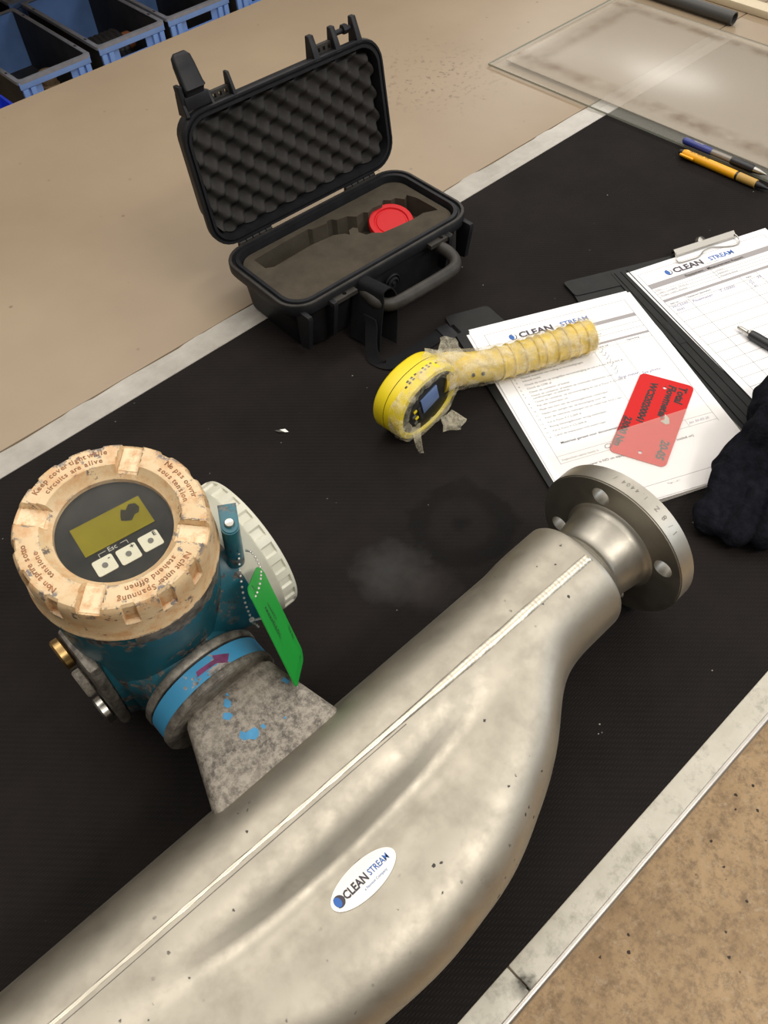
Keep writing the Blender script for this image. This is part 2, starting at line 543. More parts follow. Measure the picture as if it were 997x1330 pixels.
def dup(root, loc, label=None, rz=None):
    r = root.copy()
    COL.objects.link(r)
    r.location = loc
    if rz is not None:
        r.rotation_euler = (0, 0, rz)
    if label:
        r['label'] = label
    for ch in list(root.children):
        c = ch.copy()
        COL.objects.link(c)
        c.parent = r
        for g in list(ch.children):
            d = g.copy()
            COL.objects.link(d)
            d.parent = c
    return r


def text_bm(items):
    """items: (string, size, Matrix, align, bold) -> flat bmesh of all the strings"""
    out = bmesh.new()
    for it in items:
        s, size, T = it[:3]
        al = it[3] if len(it) > 3 else 'LEFT'
        off = it[4] if len(it) > 4 else 0.0
        shear = it[5] if len(it) > 5 else 0.0
        sx = it[6] if len(it) > 6 else 1.0
        cu = bpy.data.curves.new('text', 'FONT')
        cu.body = s
        cu.size = size
        cu.align_x = al
        cu.offset = off
        cu.shear = shear
        cu.resolution_u = 2
        ob = bpy.data.objects.new('text', cu)
        COL.objects.link(ob)
        dg = bpy.context.evaluated_depsgraph_get()
        me = bpy.data.meshes.new_from_object(ob.evaluated_get(dg))
        me.transform(T @ Matrix.Diagonal((sx, 1, 1, 1)))
        out.from_mesh(me)
        bpy.data.meshes.remove(me)
        bpy.data.objects.remove(ob)
        bpy.data.curves.remove(cu)
    return out


def rect2(bm, x0, y0, x1, y1, z=0.0):
    bm.faces.new([bm.verts.new(p) for p in ((x0, y0, z), (x1, y0, z), (x1, y1, z), (x0, y1, z))])


def poly(bm, pts, z=0.0):
    bm.faces.new([bm.verts.new((p[0], p[1], z if len(p) < 3 else p[2])) for p in pts])


TR = Matrix.Translation
RX = lambda a: Matrix.Rotation(a, 4, 'X')
RY = lambda a: Matrix.Rotation(a, 4, 'Y')
RZ = lambda a: Matrix.Rotation(a, 4, 'Z')
FLOOR = -0.92

# ------------------------------------------------------------------ setting
bm = bmesh.new(); rect2(bm, -8, -8, 10, 10, FLOOR)
struct(obj('floor', bm, M['concrete']))
bm = bmesh.new(); box(bm, (1, 7.05, 1.0), (18, 0.1, 4.0))
struct(obj('wall_back', bm, M['plaster']))

wt = thing('work_table', 'long metal-framed work table carrying the black rubber mat', 'table', (0.4, 0.38, FLOOR))
B = TR((-0.4, -0.38, -FLOOR))
bm = bmesh.new(); box(bm, (0.5, 0.3915, -0.018), (3.0, 0.737, 0.029)); obj('tabletop', bm, M['beige'], wt, B)
bm = bmesh.new(); box(bm, (1.7151, 0.4003, -0.0019), (0.5698, 0.7185, 0.0028)); obj('end_board', bm, M['beige'], wt, B)
bm = bmesh.new()
for x0, x1 in ((-1.0, 0.1124), (0.1136, 2.0)):
    box(bm, ((x0 + x1) / 2, 0.0305, -0.018), (x1 - x0, 0.021, 0.038), 0.0012)
obj('near_rail', bm, M['rail'], wt, B)['label'] = 'worn off-white painted rail with a cracked joint'
bm = bmesh.new(); tube(bm, [(-1.0, 0.0185, -0.002), (2.0, 0.0185, -0.002)], 0.0032, 12); box(bm, (0.5, 0.0178, -0.022), (3.0, 0.004, 0.04))
obj('edge_lip', bm, M['alu'], wt, B)
for x in (-0.9, 1.9):
    for y in (0.06, 0.70):
        bm = bmesh.new(); box(bm, (x, y, (FLOOR - 0.033) / 2), (0.04, 0.04, -FLOOR - 0.033), 0.003); obj('leg', bm, M['alu'], wt, B)

bm = bmesh.new(); box(bm, (0.215, 0.3823, -0.0016), (2.43, 0.6824, 0.0032))
tag(obj('rubber_mat', bm, M['mat']), 'black ribbed rubber mat covering the work table', 'mat')

st = thing('side_table', 'beige laminate table pushed against the far side of the black mat', 'table', (0.5, 1.12, FLOOR))
B = TR((-0.5, -1.12, -FLOOR))
bm = bmesh.new(); box(bm, (0.5, 1.1185, -0.0150), (3.0, 0.713, 0.029), 0.001); obj('tabletop', bm, M['beige'], st, B)
for x in (-0.9, 1.9):
    for y in (0.82, 1.43):
        bm = bmesh.new(); box(bm, (x, y, (FLOOR - 0.03) / 2), (0.04, 0.04, -FLOOR - 0.03), 0.003); obj('leg', bm, M['alu'], st, B)

# tape over the joint, torn along its far edge
jt = thing('joint_tape', 'strip of grey tape with a torn edge between black mat and beige table', 'tape', (0.4, 0.742, 0))


def tape_layer(y0f, y1f, z, nm):
    bm = bmesh.new()
    n = 240
    top = []
    for i in range(n + 1):
        x = -0.95 + 2.38 * i / n
        top.append((x, y0f(x), y1f(x)))
    rows = [[bm.verts.new((x, a, z)) for x, a, b in top], [bm.verts.new((x, b, z)) for x, a, b in top]]
    for i in range(n):
        bm.faces.new((rows[0][i], rows[0][i + 1], rows[1][i + 1], rows[1][i]))
    e = bmesh.ops.extrude_face_region(bm, geom=bm.faces[:])
    bmesh.ops.translate(bm, vec=(0, 0, 0.0004), verts=[v for v in e['geom'] if isinstance(v, bmesh.types.BMVert)])
    obj(nm, bm, M['tape'], jt, TR((-0.4, -0.742, 0)))


torn = lambda x: 0.7585 + 0.0022 * noise.noise((x * 14, 0, 0)) + 0.003 * max(0, noise.noise((x * 9, 3, 0))) + (0.0018 if int(x * 31) % 5 == 0 else 0)
tape_layer(lambda x: 0.7236, torn, 0.0002, 'tape_layer')
tape_layer(lambda x: 0.7236, lambda x: 0.7415 + 0.001 * noise.noise((x * 11, 5, 0)), 0.0007, 'tape_layer')

bm = bmesh.new(); box(bm, (1.545, 0.85, 0.006), (0.03, 1.0, 0.012), 0.001)
tag(obj('edge_batten', bm, M['batten']), 'cream strip of batten at the far right end of the tables', 'batten')

# ------------------------------------------------------------------ flow meter
PH, RF, YF = 0.1765, 0.0717, 0.195
XC = 0.0744
fm = thing('flow_meter', 'stainless steel flow meter with bulging housing and blue transmitter lying on the mat', 'flow meter', (XC, YF, 0))
FT = TR((-XC, 0, RF)) @ RX(PH)           # local (x, d, h) -> meter's own frame; d towards the transmitter, h up its display axis
EDGE = [(0, .1315), (.017, .1310), (.064, .1262), (.09, .1195), (.112, .1105), (.132, .1025), (.148, .0945), (.166, .084), (.181, .0725), (.190, .0655), (.198, .0600), (.206, .0560), (.213, .0533), (.225, .0508), (.24, .0494), (.29, .0492)]


def edge1(u):
    u = abs(u)
    for (a, b), (c, d) in zip(EDGE, EDGE[1:]):
        if u <= c:
            return b + (d - b) * (u - a) / (c - a)
    return EDGE[-1][1]


def edge(x):
    return sum(w * edge1(x - XC + q) for q, w in ((-.014, .1), (-.009, .2), (-.004, .2), (.004, .2), (.009, .2), (.014, .1)))


RP, LA, LH = 0.0490, 0.0500, 0.0425


def shell_h(x, d):
    e = edge(x)
    p = sqrt(max(0, RP * RP - d * d))
    dc = -(e - LA)
    s = min(1.0, abs(d - dc) / LA)
    hb = LH + 0.0062 * max(0, 1 - (e - 0.0492) / 0.06)
    q = hb * (1 - s ** 2.45) ** (1 / 2.2)
    if d > dc:
        w = min(1.0, max(0.0, (e - 0.072) / 0.024))
        q += (hb * (1 - 0.47 * ((d - dc) / LA) ** 2) - q) * w * w * (3 - 2 * w)
    k = 0.012 * min(1, max(p, q, 0) / 0.02)
    if k > 1e-6:
        hh = max(k - abs(p - q), 0) / k
        return max(p, q) + hh * hh * k * 0.25
    return max(p, q)


bm = bmesh.new()
NX, ND = 150, 44
x0s, x1s = XC - 0.28, XC + 0.28
loops = []
xs = [x0s + (x1s - x0s) * i / NX for i in range(NX + 1)]


def section(x, s=1.0):
    e = edge(x)
    mid, half = (RP - e) / 2, (RP + e) / 2
    ds = [mid + half * cos(pi * i / ND) for i in range(ND + 1)]
    up = [(d, shell_h(x, d)) for d in ds]
    up[0] = (up[0][0], 0.0)
    up[-1] = (up[-1][0], 0.0)
    full = up + [(d, -h) for d, h in up[-2:0:-1]]
    return [Vector((x, d * s, h * s)) for d, h in full]


for s, dx in ((0.62, 0.0005), (0.93, 0.0003), (0.98, 0.0015)):
    l = section(x0s, s)
    for p in l:
        p.x = x0s - 0.003 + dx
    loops.append(l)
loops += [section(x) for x in xs]
for s, dx in ((0.98, 0.0015), (0.93, 0.0003), (0.62, 0.0005)):
    l = section(x1s, s)
    for p in l:
        p.x = x1s + 0.003 - dx
    loops.append(l)
loft(bm, loops)
shell = obj('housing_shell', bm, M['steel'], fm, FT, angle=60)

# weld seam along the crown of the pipe: a raised rippled bead and the plate step beside it
bm = bmesh.new()
rows = []
NS = 420
for i in range(NS + 1):
    x = x0s + 0.004 + (x1s - x0s - 0.008) * i / NS
    dctr = 0.0062 - 0.0095 * (x + 0.118) / 0.466
    wide = 0.0017 + 0.0011 * max(0, min(1, (x - 0.05) / 0.10)) + 0.0014 * max(0, min(1, (x - 0.16) / 0.06)) + 0.0004 * noise.noise((x * 60, 0, 0))
    rip = 0.00032 * sin(x * 1700 + 2 * noise.noise((x * 120, 0, 4))) * max(0, min(1, (x - 0.12) / 0.08)) + 0.0004 * noise.noise((x * 90, 2, 0))
    row = []
    for j in range(9):
        q = -1 + j / 4
        d = dctr + q * wide
        row.append(bm.verts.new((x, d, shell_h(x, d) - 0.0003 + (0.0016 * (0.42 + 0.58 * max(0, min(1, (x - 0.07) / 0.10))) + rip) * (1 - q * q))))
    rows.append(row)
for a, b in zip(rows, rows[1:]):
    for j in range(8):
        bm.faces.new((a[j], a[j + 1], b[j + 1], b[j]))
obj('weld_seam', bm, M['weld'], fm, FT, angle=70)
bm = bmesh.new()
rows = []
for i in range(200):
    x = x0s + 0.004 + (0.15 - x0s) * i / 199
    dctr = 0.0062 - 0.0095 * (x + 0.118) / 0.466 - 0.0042
    rows.append([bm.verts.new((x, dctr + q * 0.0005, shell_h(x, dctr) + hh)) for q, hh in ((-1, -0.0003), (0, 0.0003), (1, -0.0002))])
for a, b in zip(rows, rows[1:]):
    for j in range(2):
        bm.faces.new((a[j], a[j + 1], b[j + 1], b[j]))
obj('seam_step', bm, M['dark_engrave'], fm, FT)

# process connections: weld necks and drilled flanges at both ends
AX = Matrix(((0, 0, 1, 0), (1, 0, 0, 0), (0, 1, 0, 0), (0, 0, 0, 1)))   # lathe axis z -> x, x -> d, y -> h
for sgn in (1, -1):
    MIR = TR((XC, 0, 0)) @ Matrix.Diagonal((sgn, 1, 1, 1)) @ TR((-XC, 0, 0))
    prof = [(.0300, .348), (.0345, .350), (.0350, .356), (.0352, .3612), (.0368, .3630), (.0362, .3655), (.0378, .3672), (.0366, .3695), (.0358, .3712), (.0366, .376), (.0372, .384), (.0386, .392), (.0392, .3975), (.0400, .4010), (.0418, .4032), (.0440, .4044), (.0445, .4055)]
    bm = bmesh.new(); lathe(bm, prof, 72, AX)
    obj('pipe_neck', bm, M['steel_flange'], fm, FT @ MIR, angle=50)
    bm = bmesh.new()
    hb = []
    for a in (60, 150, 240, 330):
        ca, sa = 0.0545 * cos(radians(a)), 0.0545 * sin(radians(a))
        hb.append(circle2(ca, sa, 0.0085, 24))
    prism(bm, circle2(0, 0, RF, 96), hb + [circle2(0, 0, 0.0215, 40)], 0.4046, 0.4226)
    be = [e for e in bm.edges if all(abs(hypot(v.co.x, v.co.y) - RF) < 1e-4 for v in e.verts) and abs(e.verts[0].co.z - e.verts[1].co.z) < 1e-6]
    bmesh.ops.bevel(bm, geom=be, offset=0.0011, segments=2, affect='EDGES')
    fl = obj('flange', bm, M['steel_flange'], fm, FT @ MIR @ AX, angle=35)
    if sgn == 1:
        items = []
        def rim_chars(s, a_start, step, size):
            a = a_start
            for ch in s:
                # on the rim, reading along the circumference, tops towards the meter
                T = AX @ RZ(radians(a)) @ TR((RF + 0.00012, 0, 0.4170)) @ Matrix(((0, 0, 1, 0), (1, 0, 0, 0), (0, 1, 0, 0), (0, 0, 0, 1))) @ RZ(0)
                # local text x -> circumference, y -> axis
                T = AX @ RZ(radians(a)) @ TR((RF + 0.00012, 0, 0.4165)) @ Matrix(((0, 0, 1, 0), (-1, 0, 0, 0), (0, -1, 0, 0), (0, 0, 0, 1)))
                if ch != ' ':
                    items.append((ch, size, T))
                a -= step
        rim_chars('1/8', 122, 6.0, 0.0070)
        rim_chars('Z', 103, 5, 0.0060)
        rim_chars('1.4404 /', 93, 3.5, 0.0056)
        bm = text_bm(items)
        o = obj('stamped_marks', bm, M['dark_engrave'], fl, FT, smooth=False, recalc=False)

# sticker on the bulge
SCX, SCD = 0.0665, -0.0570


def on_shell(x, d, lift):
    return Vector((x, d, shell_h(x, d) + lift))


bm = bmesh.new()
cen = bm.verts.new(on_shell(SCX, SCD, 0.0005))
prev = None
for k in range(1, 7):
    s = k / 6
    ring_ = [bm.verts.new(on_shell(SCX + 0.0265 * s * cos(2 * pi * i / 48), SCD + 0.0110 * s * sin(2 * pi * i / 48), 0.0005)) for i in range(48)]
    for i in range(48):
        j = (i + 1) % 48
        if prev is None:
            bm.faces.new((cen, ring_[i], ring_[j]))
        else:
            bm.faces.new((prev[i], ring_[i], ring_[j], prev[j]))
    prev = ring_
stk = obj('sticker', bm, M['sticker'], fm, FT)
stk['label'] = 'oval white company sticker'


def drape(bm, T, lift):
    bmesh.ops.triangulate(bm, faces=bm.faces)
    bm.transform(T)
    for v in bm.verts:
        v.co = on_shell(v.co.x, v.co.y, lift)
    return bm


ST = TR((SCX, SCD, 0))
obj('sticker_print', drape(text_bm([('CLEAN', 0.0078, TR((-0.0165, -0.0022, 0)), 'LEFT', 0.00025, 0, 0.80)]), ST, 0.0008), M['logo_dark'], stk, FT, smooth=False)
obj('sticker_print', drape(text_bm([('STREAM', 0.0062, TR((0.0045, -0.0016, 0)), 'LEFT', 0.00008, 0, 0.76), ('a Norisol Company', 0.0024, TR((-0.004, -0.0062, 0)), 'LEFT', 0.0)]), ST, 0.0008), M['logo_blue'], stk, FT, smooth=False)


def drop_logo(r):
    """round dark swirl with a blue drop"""
    d = bmesh.new()
    poly(d, [(r * cos(a), r * sin(a)) for a in [radians(-130 + 260 * k / 20) for k in range(21)]] + [(0.25 * r + 0.55 * r * cos(a), 0.1 * r + 0.8 * r * sin(a)) for a in [radians(110 - 220 * k / 12) for k in range(13)]])
    b = bmesh.new()
    poly(b, [(-0.25 * r + 0.6 * r * cos(a), 0.05 * r + 0.85 * r * sin(a)) for a in [2 * pi * k / 24 for k in range(24)]])
    return d, b


d_, b_ = drop_logo(0.0040)
obj('sticker_logo', drape(d_, ST @ TR((-0.0205, 0.0005, 0)), 0.0008), M['logo_dark'], stk, FT, smooth=False)
obj('sticker_logo', drape(b_, ST @ TR((-0.0205, 0.0005, 0)), 0.0009), M['logo_blue'], stk, FT, smooth=False)
bm = bmesh.new()
poly(bm, [(SCX + 0.002, SCD + 0.0105), (SCX + 0.008, SCD + 0.0103), (SCX + 0.006, SCD + 0.0132), (SCX + 0.003, SCD + 0.0138)])
for v in bm.verts:
    v.co = on_shell(v.co.x, v.co.y, 0.0004)
obj('dark_residue', bm, M['dark_engrave'], fm, FT)

# cast mounting block between pipe and collar
bm = bmesh.new()
def blk(d, xa, xb, h0, h1):
    r = 0.009
    return [Vector((p.x, d, p.y)) for p in rrect(xb - xa, h1 - h0, r, 0, 5, (xa + xb) / 2, (h0 + h1) / 2)]
loft(bm, [blk(.020, .0145, .1370, -.032, .0305), blk(.0436, .0198, .1303, -.032, .0305), blk(.085, .0350, .1206, -.031, .0305), blk(.1020, .0412, .1172, -.030, .0298), blk(.1045, .0430, .1150, -.028, .0275), blk(.108, .0440, .114, -.027, .0262)])
mb = obj('mounting_block', bm, M['cast'], fm, FT, angle=45)
for pts in ([(.064, .0705), (.0675, .0735), (.0695, .070), (.0765, .069), (.0775, .0655), (.0755, .0625), (.0715, .0615), (.069, .0645), (.0650, .0665)],
            [(.0635, .0885), (.0665, .0915), (.0700, .0885), (.0705, .0855), (.066, .0845)],
            [(.0695, .0955), (.073, .099), (.0745, .0985), (.0755, .0945), (.073, .0915), (.0705, .0925)],
            [(.0750, .1010), (.0775, .1015), (.077, .0985)],
            [(.0800, .0668), (.0825, .067), (.083, .0640), (.0805, .0632)], [(.0955, .0605), (.0975, .061), (.0972, .0585)],
            [(.112, .083), (.1155, .0835), (.1165, .0785), (.114, .078)]):
    bm = bmesh.new(); poly(bm, pts, 0.03062)
    e = bmesh.ops.extrude_face_region(bm, geom=bm.faces[:])
    bmesh.ops.translate(bm, vec=(0, 0, -0.0004), verts=[v for v in e['geom'] if isinstance(v, bmesh.types.BMVert)])
    obj('paint_flake', bm, M['flake'], mb, FT)

# collar: two worn rings, blue band with an arrow, gasket groove
AD = TR((XC, 0, 0)) @ Matrix(((1, 0, 0, 0), (0, 0, 1, 0), (0, -1, 0, 0), (0, 0, 0, 1)))   # lathe z -> d, lathe y -> -h
def ring(name, prof, mat, ang=40, parent=fm):
    bm = bmesh.new(); lathe(bm, prof, 96, AD)
    return obj(name, bm, mat, parent, FT, angle=ang)
ring('collar_ring', [(.030, .1056), (.0478, .1060), (.0491, .1072), (.0492, .1118), (.0484, .1128), (.030, .1130)], M['ring'])
bandr = ring('collar_band', [(.030, .1128), (.0483, .1128), (.0483, .1272), (.030, .1272)], M['band'])
bandr['label'] = 'light blue band with a purple arrow'
ring('gasket', [(.03, .1272), (.0462, .1272), (.0462, .1290), (.03, .1290)], M['gasket'])
ring('collar_ring', [(.030, .1290), (.0484, .1290), (.0492, .1300), (.0492, .1345), (.0480, .1360), (.036, .1366)], M['ring'])
def wrap_arrow(pts):
    bm = bmesh.new()
    poly(bm, pts)
    bmesh.ops.triangulate(bm, faces=bm.faces)
    bmesh.ops.subdivide_edges(bm, edges=bm.edges[:], cuts=3, use_grid_fill=True)
    for v in bm.verts:
        a = v.co.x / 0.0484
        v.co = Vector((XC + 0.0486 * sin(a), v.co.y, 0.0486 * cos(a)))
    return bm
obj('arrow', wrap_arrow([(-.008, .1185), (-.0065, .1222), (.0085, .1215), (.0095, .1248), (.0205, .1195), (.0150, .1140), (.0110, .1162), (.0085, .1180)]), M['purple'], bandr, FT)

# transmitter housing
DT = 0.199
AT = TR((XC, DT, 0))
bm = bmesh.new()
lathe(bm, [(.0, -.088), (.044, -.088), (.050, -.085), (.0535, -.078), (.0555, -.05), (.0575, -.01), (.059, .03), (.0605, .075), (.0620, .100), (.0622, .109), (.0600, .1105), (.0600, .116), (.0, .116)], 96, AT)
hs = obj('transmitter_housing', bm, M['blue'], fm, FT, angle=50)
bm = bmesh.new(); lathe(bm, [(.0400, .1330), (.0400, .150), (.046, .158), (.047, .166), (.02, .168)], 72, AD)
obj('housing_neck', bm, M['blue'], fm, FT)
AXW = TR((0, .192, .020)) @ AX
bm = bmesh.new(); lathe(bm, [(.046, .080), (.050, .105), (.053, .125), (.0545, .132), (.0545, .1365), (.03, .1365)], 80, AXW)
obj('terminal_compartment', bm, M['blue'], fm, FT)
# pale terminal cover with ribs
bm = bmesh.new()
segs = 240
prof = [(.0500, .1350, 0), (.0530, .1356, 0), (.0550, .142, 0), (.0575, .1535, 0), (.0588, .1552, 0), (.0592, .1565, 0), (.0593, .1575, 1), (.0593, .1660, 1), (.0592, .1670, 0), (.0582, .1695, 0), (.0555, .1705, 0), (.03, .1707, 0)]
loops = []
for r, z, k in prof:
    l = []
    for i in range(segs):
        a = 2 * pi * i / segs
        ph = (a * 24 / (2 * pi)) % 1.0
        rr = r - (0.0016 if (k and 0.22 < ph < 0.78) else 0)
        l.append(AXW @ Vector((rr * cos(a), rr * sin(a), z)))
    loops.append(l)
loft(bm, loops)
wc = obj('terminal_cover', bm, M['white_cover'], fm, FT, angle=30)
wc['label'] = 'off-white ribbed round terminal cover'
# lug with screw and chain hole
LT = TR((.1385, .1655, 0)) @ RZ(radians(-30))
bm = bmesh.new()
lw = .0064
lo_ = [(-lw, .016), (-lw, 0)] + [(lw * cos(q), -.002 + lw * sin(q)) for q in [radians(180 + 20 * k) for k in range(10)]] + [(lw, .016)]
prism(bm, lo_, [], .070, .1225)
bmesh.ops.bevel(bm, geom=[e for e in bm.edges if all(v.co.z > .122 for v in e.verts) and len(e.link_faces) == 2 and e.calc_face_angle(0) > .5], offset=.0010, segments=2, affect='EDGES')
lug = obj('housing_lug', bm, M['blue'], fm, FT @ LT)
bm = bmesh.new(); lathe(bm, [(.0034, 0), (.0036, .0012), (.003, .0026), (.001, .0030)], 18); obj('screw', bm, M['bright'], lug, FT @ LT @ TR((0, -.0005, .1224)))
bm = bmesh.new(); lathe(bm, [(.0026, 0), (.0026, .0006)], 16); obj('chain_hole', bm, M['gasket'], lug, FT @ LT @ TR((0, -.0074, .096)) @ RX(pi / 2))
# gland plate with plugs on the other side
bm = bmesh.new(); box(bm, (.0160, .190, -.014), (.010, .044, .128), .004)
gp = obj('gland_plate', bm, M['ring'], fm, FT)
bm = bmesh.new(); box(bm, (.034, .192, -.012), (.030, .050, .120), .008); obj('gland_boss', bm, M['blue'], fm, FT)
for (dd, hh, m_, r_) in ((.199, .038, 'brass', .0125), (.192, -.010, 'cast', .0120), (.185, -.062, 'bright', .0125)):
    bm = bmesh.new(); lathe(bm, [(r_ * .8, 0), (r_, -.0015), (r_, -.0065), (r_ * .9, -.0078), (r_ * .4, -.0080)], 30, TR((.0105, dd, hh)) @ AX)
    obj('plug', bm, M[m_], gp, FT)

bm = bmesh.new()
rows = []
for i in range(61):
    a = radians(-118 + 92 * i / 60)
    lo = .0985 - .010 * max(0, sin(pi * i / 60)) * (0.6 + 0.9 * abs(noise.noise((i * .31, 1.7, 0)))) + .004 * noise.noise((i * .8, 4, 0))
    rows.append([AT @ Vector((r * cos(a), r * sin(a), z)) for r, z in ((.0600, .1105), (.06255, .1100), (.06255, .106), (.0617 + .0006 * (lo - .09) / .02, lo), (.0580, lo))])
loft(bm, [list(r) for r in rows])
obj('stripped_band', bm, M['ring'], hs, FT)
# cream display cover
bm = bmesh.new()
SEG = 360
prof = [(.0610, .1105, 0), (.0634, .1112, 0), (.0640, .1130, 0), (.0636, .1150, 0), (.0628, .1165, 0), (.0624, .1320, 0), (.0623, .1330, 1), (.0622, .1400, 1), (.0620, .1440, 1), (.0616, .1475, 1), (.0608, .1502, 1), (.0594, .1520, 2), (.0580, .1523, 2), (.0550, .1523, 3), (.0500, .1523, 3), (.0455, .1523, 3), (.0442, .1520, 3), (.0436, .1512, 3), (.0405, .1465, 4), (.0378, .1440, 4), (.0373, .1400, 4)]
SLOT0 = radians(-47)
loops = []
for r, z, k in prof:
    l = []
    for i in range(SEG):
        a = 2 * pi * i / SEG
        rr, zz = r, z
        q = ((a - SLOT0 + pi / 4) % (pi / 2)) - pi / 4            # angle from the nearest slot
        slot = abs(q) * r < 0.0072
        ph = ((a - SLOT0 + pi / 16) % (pi / 8)) - pi / 16
        near_slot = abs(q) < radians(12)
        if k in (1, 2) and abs(ph) < radians(4.2) and not near_slot:
            rr = min(rr, 0.0594 if k == 1 else 0.0580)
        if slot and z > 0.1475:
            zz = min(zz, 0.1468)
        l.append(AT @ Vector((rr * cos(a), rr * sin(a), zz)))
    loops.append(l)
loft(bm, loops, False, False)
cv = obj('display_cover', bm, M['cream'], fm, FT, angle=28)
cv['label'] = 'rust-stained cream ring cover'
for k in range(4):
    a = SLOT0 + k * pi / 2
    bm = bmesh.new()
    box(bm, (.0510, 0, .14690), (.0175, .0128, .0004))
    obj('slot_floor', bm, M['slot'], cv, FT @ AT @ RZ(a))
def arc_text(s, r, a_mid, size, step, z=0.1525):
    out = []
    tot = sum(step * (0.55 if ch in 'il rtf' else 1.0) for ch in s)
    a = a_mid + tot / 2
    for ch in s:
        w = step * (0.55 if ch in 'il rtf' else 1.0)
        a -= w / 2
        if ch != ' ':
            out.append((ch, size, TR((r * cos(a), r * sin(a), z)) @ RZ(a - pi / 2), 'CENTER', 0.00008))
        a -= w / 2
    return out
for a_mid, l1, l2 in ((88, 'Keep cover tight while', 'circuits are alive'), (-2, 'Ne pas ouvrir', 'sous tension'), (-92, 'Nicht unter Spannung', 'stehend öffnen'), (178, 'Non aprire sotto', 'tensione')):
    bm = text_bm(arc_text(l1, .0526, radians(a_mid), .0054, .0570) + arc_text(l2, .0466, radians(a_mid), .0052, .0640))
    e = bmesh.ops.extrude_face_region(bm, geom=bm.faces[:])
    bmesh.ops.translate(bm, vec=(0, 0, -0.0003), verts=[v for v in e['geom'] if isinstance(v, bmesh.types.BMVert)])
    obj('raised_lettering', bm, M['lettering'], cv, FT @ AT, smooth=False)
# display under the cover
bm = bmesh.new(); lathe(bm, [(.0, .1385), (.0385, .1385), (.0385, .1408), (.0, .1408)], 64, AT)
dp = obj('display_panel', bm, M['display'], fm, FT)
DPT = FT @ AT @ TR((0.0003, 0.0035, .1410)) @ RZ(radians(-7))
bm = bmesh.new(); box(bm, (0.0006, 0.0005, 0), (.0482, .0230, .0006)); obj('display_screen', bm, M['lcd'], dp, DPT)
bm = bmesh.new(); poly(bm, [(.008, .004), (.0105, .0085), (.013, .0065), (.0165, .0095), (.0205, .008), (.0215, .004), (.0195, .0005), (.0165, .0005), (.013, -.0025), (.0095, -.001), (.0070, .0008)], 0.0005)
obj('screen_blotch', bm, M['lcd_dark'], dp, DPT)
for i, (bx, ch) in enumerate(((-.0158, '-'), (0.0, '+'), (.0158, 'E'))):
    T = DPT @ TR((bx, -.0232 + abs(bx) * 0.05, 0))
    bm = bmesh.new(); loft(bm, [rrect(.0135, .0118, .0014, -.0004, 3), rrect(.0135, .0118, .0014, .0004, 3)])
    kb = obj('display_key', bm, M['key_white'], dp, T)
    bm = bmesh.new(); lathe(bm, [(.0019, 0.0004), (.0019, 0.0008)], 16); obj('key_sensor', bm, M['key_dot'], kb, T)
    obj('key_sign', text_bm([(ch, .0044 if ch == 'E' else .005, TR((.0042, .0022, .0007)), 'CENTER', 0.0001)]), M['print_black'], kb, T, smooth=False)
items = [('Esc', .0048, TR((-.0098, -.0152, .0004)), 'LEFT', 0.00005)]
bm = text_bm(items)
for x0, y0, x1, y1 in ((-.0162, -.0136, -.0110, -.0132), (-.0162, -.0160, -.0158, -.0132), (-.001, -.0136, .0036, -.0132), (.0032, -.0160, .0036, -.0132)):
    rect2(bm, x0, y0, x1, y1, .0004)
obj('panel_print', bm, M['print_pale'], dp, DPT, smooth=False)
bm = bmesh.new(); lathe(bm, [(.0, .1432), (.0378, .1432), (.0378, .1440), (.0, .1440)], 64, AT)
obj('display_glass', bm, M['window_glass'], fm, FT)

# ------------------------------------------------------------------ bead chain and green tag on the transmitter
def bead(bm, p, r=0.0011):
    bmesh.ops.create_icosphere(bm, subdivisions=1, radius=r, matrix=TR(p))
bm = bmesh.new()
hole = Vector((.1385, .3360, .1900))
strands = [spline([hole, (.1300, .3265, .176), (.1235, .3180, .157), (.1220, .3120, .141)], 10),
           spline([hole + Vector((.0045, -.003, -.002)), (.1430, .3240, .194), (.1405, .3130, .1890), (.1330, .3060, .1835), (.1250, .3015, .1812)], 10),
           spline([(.1220, .3120, .139), (.1235, .3115, .134), (.1245, .3110, .130)], 3)]
for s in strands:
    acc, last = 1, None
    for p in s:
        if last is None or (p - last).length > 0.0024:
            bead(bm, p); last = p
ch = thing('bead_chain', 'small silver bead chain looped through the blue lug of the transmitter', 'chain', tuple(hole))
obj('bead_strand', bm, M['chain'], ch, TR(-hole), recalc=False)['kind'] = 'stuff'
bm = bmesh.new(); tube(bm, [(.1218, .3120, .1425), (.1224, .3118, .1375)], [.0022, .0014], 8); obj('clasp', bm, M['chain'], ch, TR(-hole))
bm = bmesh.new(); tube(bm, [(.1222, .3118, .1405), (.1255, .3090, .1425), (.1300, .3050, .1440)], .0009, 8); obj('connector', bm, M['chain'], ch, TR(-hole))
TA, TB, TC = Vector((.1480, .3320, .1670)), Vector((.1210, .3030, .1920)), Vector((.1630, .3060, .0770))
ex, ey = (TB - TA), (TC - TA) * .88
Wt, Ht = ex.length, ey.length
ex.normalize(); ey = (ey - ex * ey.dot(ex)).normalized()
ez = ex.cross(ey)
TG = Matrix(((ex.x, ey.x, ez.x, TA.x), (ex.y, ey.y, ez.y, TA.y), (ex.z, ey.z, ez.z, TA.z), (0, 0, 0, 1)))
out = [(p.x + Wt / 2, p.y + Ht / 2) for p in rrect(Wt, Ht, .008, 0, 5)]
bm = bmesh.new(); prism(bm, out, [circle2(Wt * .74, Ht * .045, .0021, 14), circle2(Wt * .25, Ht * .93, .0021, 14)], -.0004, .0004)
for v in bm.verts:
    v.co.z += 0.004 * sin(pi * v.co.y / Ht)
